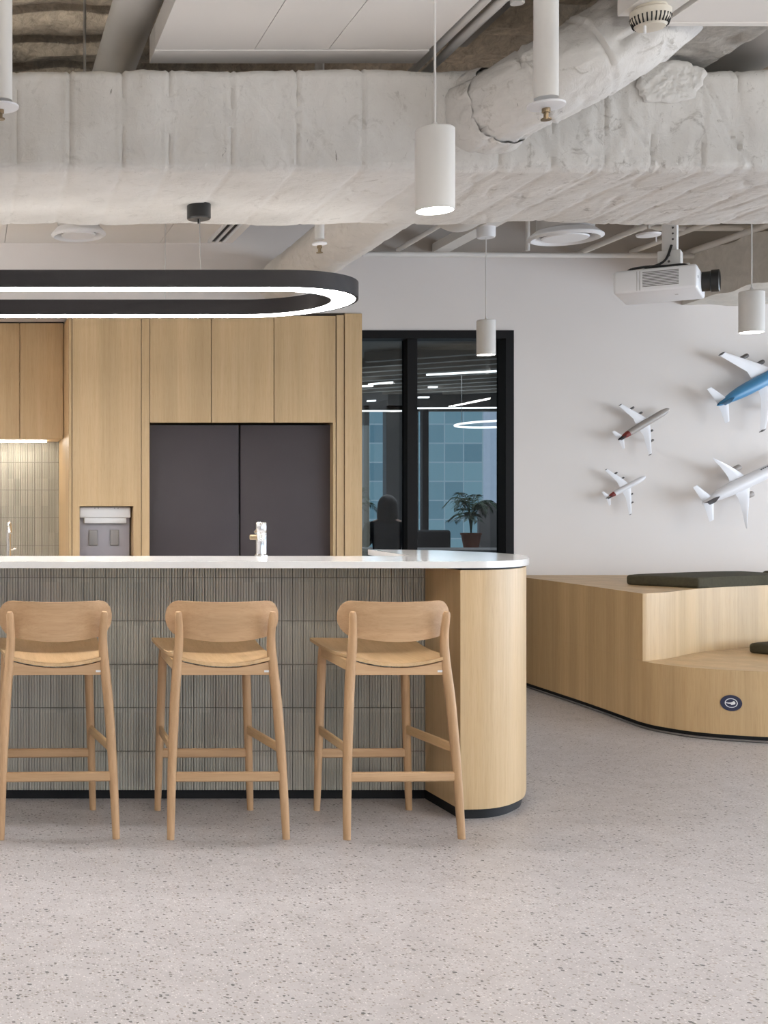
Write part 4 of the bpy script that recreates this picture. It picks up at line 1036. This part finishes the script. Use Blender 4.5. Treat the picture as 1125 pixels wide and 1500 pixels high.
lin('ceiling_light', P(628, 567, 16), P(640, 567, 16), 'small ceiling light under the long one in the right pane', 0.1)
lin('ceiling_light', P(613, 582, 16.5), P(628, 582, 16.5), 'small ceiling light beside the black mullion in the right pane', 0.1)
lin('ceiling_light', P(605, 598, 16.5), P(760, 597, 16.5), 'thin light line along the top of the office far window')
lin('ceiling_light', P(520, 566, 15), P(546, 565.5, 15), 'ceiling light at the cabinet edge in the left pane', 0.09)
lin('ceiling_light', P(538, 587.5, 16.2), P(550, 587, 16.2), 'lowest small ceiling light in the left pane', 0.08)
lin('ceiling_light', P(525, 602, 16.8), P(592, 602, 16.8), 'thin light line across the left pane')
# glowing ring in the office, standing in for a reflection of the ring lamp
rc_ = P(735, 621, 13.5)
t = thing('ring_lamp', rc_, 'glowing white ring standing in for a lamp reflection in the right pane', 'lamp')
MB().tube([(rc_.x + 0.46 * math.cos(2 * PI * k / 48), rc_.y + 0.46 * math.sin(2 * PI * k / 48) * 1.3, rc_.z) for k in range(48)], 0.011, 8, closed=True).build('glow_ring', M['led_office'], t)
mb = MB()
for k in range(3): mb.cyl((rc_.x + 0.46 * math.cos(2.1 * k), rc_.y + 0.6 * math.sin(2.1 * k), rc_.z), (rc_.x + 0.46 * math.cos(2.1 * k), rc_.y + 0.6 * math.sin(2.1 * k), OZ - 0.11), 0.003, 6)
mb.build('wires', M['steel'], t)
# curtain
xc = PX(612, 16.8)
def curt(i, j): return (xc + 0.10 * i / 40, 16.7 + 0.03 * math.sin(i * 0.9), 0.02 + 2.6 * j / 4)
tag(MB().grid(curt, 41, 5).build('curtain', M['curtain'], origin=(xc, 16.7, 0), recalc=False), 'dark grey curtain gathered beside the mullion in the office', 'curtain')
# outside building
tag(MB().box(3, PX(708, 40), 40, 46, -14, 30).build('building_outside', M['facade'], origin=(10, 40, -14)), 'blue glass office building seen through the window', 'building')
tag(MB().box(PX(706, 52), 40, 52, 56, -14, 30).build('building_outside', M['palewall'], origin=(30, 52, -14)), 'pale lavender building face at the right of the window view', 'building')
# desk, chair, cabinet, partition
dk = thing('desk', (4.6, 11.9, 0), 'grey office desk behind the window glass', 'desk')
MB().box(3.9, 5.6, 11.55, 12.3, 0.86, 0.89, 0.004).build('tabletop', M['officedark'], dk)
for lx in (3.95, 5.5):
    for ly in (11.6, 12.2): MB().box(lx, lx + 0.05, ly, ly + 0.05, 0, 0.86).build('leg', M['frame'], dk)
def office_chair(x, y, zt, label):
    t = thing('office_chair', (x, y, 0), label, 'chair', 'office chairs')
    mb = MB().box(x - 0.2, x + 0.2, y - 0.03, y + 0.03, 0.58, zt, 0.028, 3); mb.build('backrest', M['darkcloth'], t)
    MB().box(x - 0.22, x + 0.22, y - 0.02, y + 0.42, 0.46, 0.54, 0.03, 3).build('seat', M['darkcloth'], t)
    MB().cyl((x, y + 0.2, 0.08), (x, y + 0.2, 0.46), 0.03, 12).box(x - 0.02, x + 0.02, y, y + 0.2, 0.44, 0.62).build('column', M['frame'], t)
    mb = MB()
    for k in range(5):
        a = 2 * PI * k / 5; mb.obar((x, y + 0.2, 0.09), (x + 0.28 * math.cos(a), y + 0.2 + 0.28 * math.sin(a), 0.05), 0.04, 0.03)
    mb.build('base', M['frame'], t)
office_chair(PX(631, 12.6), 12.6, 1.06, 'dark office chair right of the black mullion')
pt = MB().box(PX(703, 13.6), 6.9, 13.6, 13.68, 0, 1.34, 0.01).build('partition', M['officedark'], origin=(6, 13.6, 0))
tag(pt, 'dark grey partition low in the right window pane', 'partition')
cbx = PX(690, 13.0)
tag(MB().box(cbx - 0.35, cbx + 0.35, 12.8, 13.2, 0, 0.86, 0.006).build('low_cabinet', M['officedark'], origin=(cbx, 13, 0)), 'low dark cabinet carrying the potted palm', 'cabinet')
def palm(x, y, z0, h, nf, spread, label, pot=True):
    t = thing('potted_palm', (x, y, z0), label, 'plant', 'office plants')
    pp = MB().lathe([(0.075, 0), (0.10, 0.14), (0.108, 0.14), (0.108, 0.16), (0.09, 0.16), (0.08, 0.13)], (x, y, z0), seg=24).build('pot', M['terracotta'], t)
    rnd = random.Random(int(x * 100))
    mb = MB(); stem = MB()
    for k in range(nf):
        a = 2 * PI * k / nf + rnd.random(); l = spread * (0.7 + 0.5 * rnd.random()); hh = h * (0.55 + 0.45 * rnd.random())
        pts = catmull([(x, y, z0 + 0.12), (x + 0.15 * l * math.cos(a), y + 0.15 * l * math.sin(a), z0 + 0.12 + hh * 0.6), (x + 0.6 * l * math.cos(a), y + 0.6 * l * math.sin(a), z0 + hh), (x + l * math.cos(a), y + l * math.sin(a), z0 + hh * 0.86)], 6)
        stem.tube(pts, 0.004, 5)
        for q in range(7, len(pts)):
            t_ = (pts[q] - pts[q - 1]).normalized(); s_ = t_.cross(Vector((0, 0, 1))).normalized()
            for sg in (-1, 1):
                b_ = pts[q]; e_ = b_ + s_ * sg * 0.07 + t_ * 0.05 - Vector((0, 0, 0.025)); m_ = (b_ + e_) / 2 + t_ * 0.008 + Vector((0, 0, 0.008)); m2 = (b_ + e_) / 2 - t_ * 0.008 + Vector((0, 0, 0.006))
                vs = [mb.bm.verts.new(v) for v in (b_, m_, e_, m2)]; mb.bm.faces.new(vs)
    mb.build('foliage', M['leaf'], t, recalc=False, smooth=0); stem.build('stem', M['leaf'], t)
palm(cbx, 13.0, 0.86, 0.60, 20, 0.24, 'potted palm in terracotta pot in the right window pane')
palm(PX(516, 13.2), 13.2, 0.86, 0.72, 12, 0.26, 'green plant peeking out beside the oak end panel')
tag(MB().box(PX(516, 13.2) - 0.25, PX(516, 13.2) + 0.25, 13.0, 13.4, 0, 0.86, 0.006).build('low_cabinet', M['officedark'], origin=(4.1, 13.2, 0)), 'low dark cabinet behind the oak end panel with a plant', 'cabinet')
# seated person, seen from behind through the glass
PXc, PYc = PX(566, 11.2), 11.2
pe = thing('person', (PXc, PYc, 0.09), 'person with long dark hair in dark clothes seated at the office desk', 'person')
def skin_body():
    V = [(0, 0, 0.56), (0, 0.02, 0.72), (0, 0.04, 0.90), (0, 0.05, 1.03), (0, 0.065, 1.10), (0, 0.085, 1.19), (0, 0.09, 1.26)]
    rad = [0.14, 0.125, 0.14, 0.115, 0.05, 0.085, 0.075]
    E = [(i, i + 1) for i in range(6)]
    def chain(root, pts, rs):
        prev = root
        for p, r in zip(pts, rs):
            V.append(p); rad.append(r); E.append((prev, len(V) - 1)); prev = len(V) - 1
        return prev
    for s in (-1, 1):
        hand = chain(3, [(s * 0.16, 0.05, 1.02), (s * 0.21, 0.10, 0.86), (s * 0.19, 0.30, 0.91), (s * 0.12, 0.42, 0.935), (s * 0.11, 0.47, 0.935)], [0.062, 0.05, 0.042, 0.028, 0.032])
        for f in range(5):
            dx = (-2 + f) * 0.016
            chain(hand, [(s * 0.11 + dx, 0.51 - abs(dx) * 0.4, 0.935), (s * 0.11 + dx * 1.3, 0.545 - abs(dx) * 0.8, 0.925)], [0.009, 0.008])
        chain(0, [(s * 0.11, 0.08, 0.55), (s * 0.13, 0.44, 0.55), (s * 0.13, 0.46, 0.12), (s * 0.13, 0.57, 0.05)], [0.095, 0.07, 0.045, 0.04])
    me = bpy.data.meshes.new('body'); me.from_pydata([Vector(v) for v in V], E, [])
    o = bpy.data.objects.new('body', me); COL.objects.link(o)
    md = o.modifiers.new('skin', 'SKIN')
    for i, r in enumerate(rad): me.skin_vertices[0].data[i].radius = (r, r)
    me.skin_vertices[0].data[0].use_root = True
    o.modifiers.new('sub', 'SUBSURF').levels = 2
    dg = bpy.context.evaluated_depsgraph_get(); ev = o.evaluated_get(dg)
    me2 = bpy.data.meshes.new_from_object(ev); bpy.data.objects.remove(o)
    o = bpy.data.objects.new('body', me2); COL.objects.link(o); o.parent = pe
    pe.rotation_euler = (0, 0, R(-28))
    me2.materials.clear(); me2.materials.append(M['darkcloth']); me2.materials.append(M['skin'])
    for p in me2.polygons:
        p.use_smooth = True
        if p.center.z > 1.075 or (p.center.y > 0.40 and p.center.z > 0.8): p.material_index = 1
    return o
skin_body()
hb = MB()
def hairfn(i, j):
    th = PI * i / 23; ph = 2 * PI * j / 28
    d = Vector((math.sin(th) * math.cos(ph), math.sin(th) * math.sin(ph), math.cos(th)))
    p = Vector((d.x * 0.088, 0.07 + d.y * 0.098 - 0.005, 1.215 + d.z * 0.105))
    if d.z < 0.1: p.z -= (0.1 - d.z) * 0.14; p.x *= 1 + (0.1 - d.z) * 0.30
    if d.y > 0.3 and d.z < 0.35: p.y -= (d.y - 0.3) * 0.14
    return p
hb.grid(hairfn, 24, 28, True).build('hair', M['hair'], pe, local=True)
mb = MB()
for ex in (-0.03, 0.03): mb.lathe([(0.002, -0.006), (0.009, 0), (0.002, 0.006)], (ex, 0.168, 1.205), 'y', 10)
mb.build('eyes', M['hair'], pe, local=True)
office_chair(PXc, PYc - 0.20, 0.80, 'dark office chair under the seated person')

# ------------------------------------------------------------------ lights
def area(name, loc, rot, sx, sy, e, col):
    l = bpy.data.lights.new(name, 'AREA'); l.shape = 'RECTANGLE'; l.size = sx; l.size_y = sy; l.energy = e; l.color = col
    if 'cove' in name: l.spread = R(66)
    o = bpy.data.objects.new(name, l); COL.objects.link(o); o.location = loc; o.rotation_euler = rot; return o
area('daylight_right', (XR + 0.15, 3.9, 1.15), (0, R(90), 0), 1.7, 9.6, 365, (0.74, 0.85, 1.0))
area('daylight_front', (3.0, YF - 0.15, 1.55), (R(90), 0, 0), 8.8, 2.4, 30, (0.80, 0.89, 1.0))
area('office_daylight', (6.0, 16.9, 1.6), (R(-90), 0, 0), 5, 1.8, 30, (0.75, 0.88, 1.0))
area('office_fill', (5.5, 13.0, 2.8), (0, 0, 0), 4, 4, 75, (0.95, 0.95, 1.0))  # added broad fill to brighten the office, no such fitting there
area('cove_light', (0.33, 3.1, 3.0), (R(128), 0, 0), 0.3, 0.1, 20, (1, 0.95, 0.88))  # added unseen fill for the dark ceiling gap and round duct
area('cove_light', (2.1, 2.2, 3.0), (R(180), 0, 0), 0.2, 1.5, 20, (1, 0.95, 0.88))  # second added fill, aimed up into the right ceiling gap
# pendant light cones
for o in [q for q in bpy.data.objects if q.name.startswith('pendant_lamp')]:
    l = bpy.data.lights.new('pendant_light', 'SPOT'); l.energy = 12; l.spot_size = R(115); l.spot_blend = 0.8; l.shadow_soft_size = 0.05; l.color = (1, 0.93, 0.84)
    q = bpy.data.objects.new('pendant_light', l); COL.objects.link(q); q.location = o.location - Vector((0, 0, 0.01))
# unseen linear lights; upward halves and the last two added as fill
for i, (x, y, e, u) in enumerate(((-1.6, 2.0, 20, 26), (1.2, 1.2, 18, 85), (3.4, 1.6, 16, 70), (4.2, 2.7, 15, 60), (6.4, 3.0, 20, 30), (-1.6, 6.6, 10, 85), (7.2, 6.2, 14, 40))):
    area('linear_fill_down', (x, y, 2.62), (0, 0, 0), 0.12, 1.3, e, (1.0, 0.97, 0.93))
    area('linear_fill_up', (x, y, 2.68), (R(180), 0, 0), 0.12, 1.3, u, (1.0, 0.96, 0.91))

from collections import Counter
stem_ = lambda n: n.split('.')[0]
tops = [o for o in bpy.data.objects if o.parent is None and o.get('category') and o.get('kind') != 'structure']
cnt = Counter(stem_(o.name) for o in tops)
for o in tops:
    if cnt[stem_(o.name)] > 1 and not o.get('group'): o['group'] = stem_(o.name).replace('_', ' ') + 's'

wd2 = bpy.data.worlds.new('world'); scene.world = wd2; wd2.use_nodes = True
nt = wd2.node_tree; bg = nt.nodes['Background']
sky = nt.nodes.new('ShaderNodeTexSky'); sky.sky_type = 'HOSEK_WILKIE'; sky.turbidity = 4; sky.sun_direction = Vector((0.3, -0.6, 0.7)).normalized()
nt.links.new(sky.outputs[0], bg.inputs['Color']); bg.inputs['Strength'].default_value = 5.0

vs_ = scene.view_settings
scene.display_settings.display_device = 'sRGB'
vs_.view_transform = 'Standard'; vs_.look = 'None'; vs_.gamma = 1.0; vs_.exposure = 0.17; vs_.use_curve_mapping = False
scene.cycles.use_denoising = True
scene.cycles.max_bounces = 8; scene.cycles.diffuse_bounces = 5; scene.cycles.sample_clamp_indirect = 6
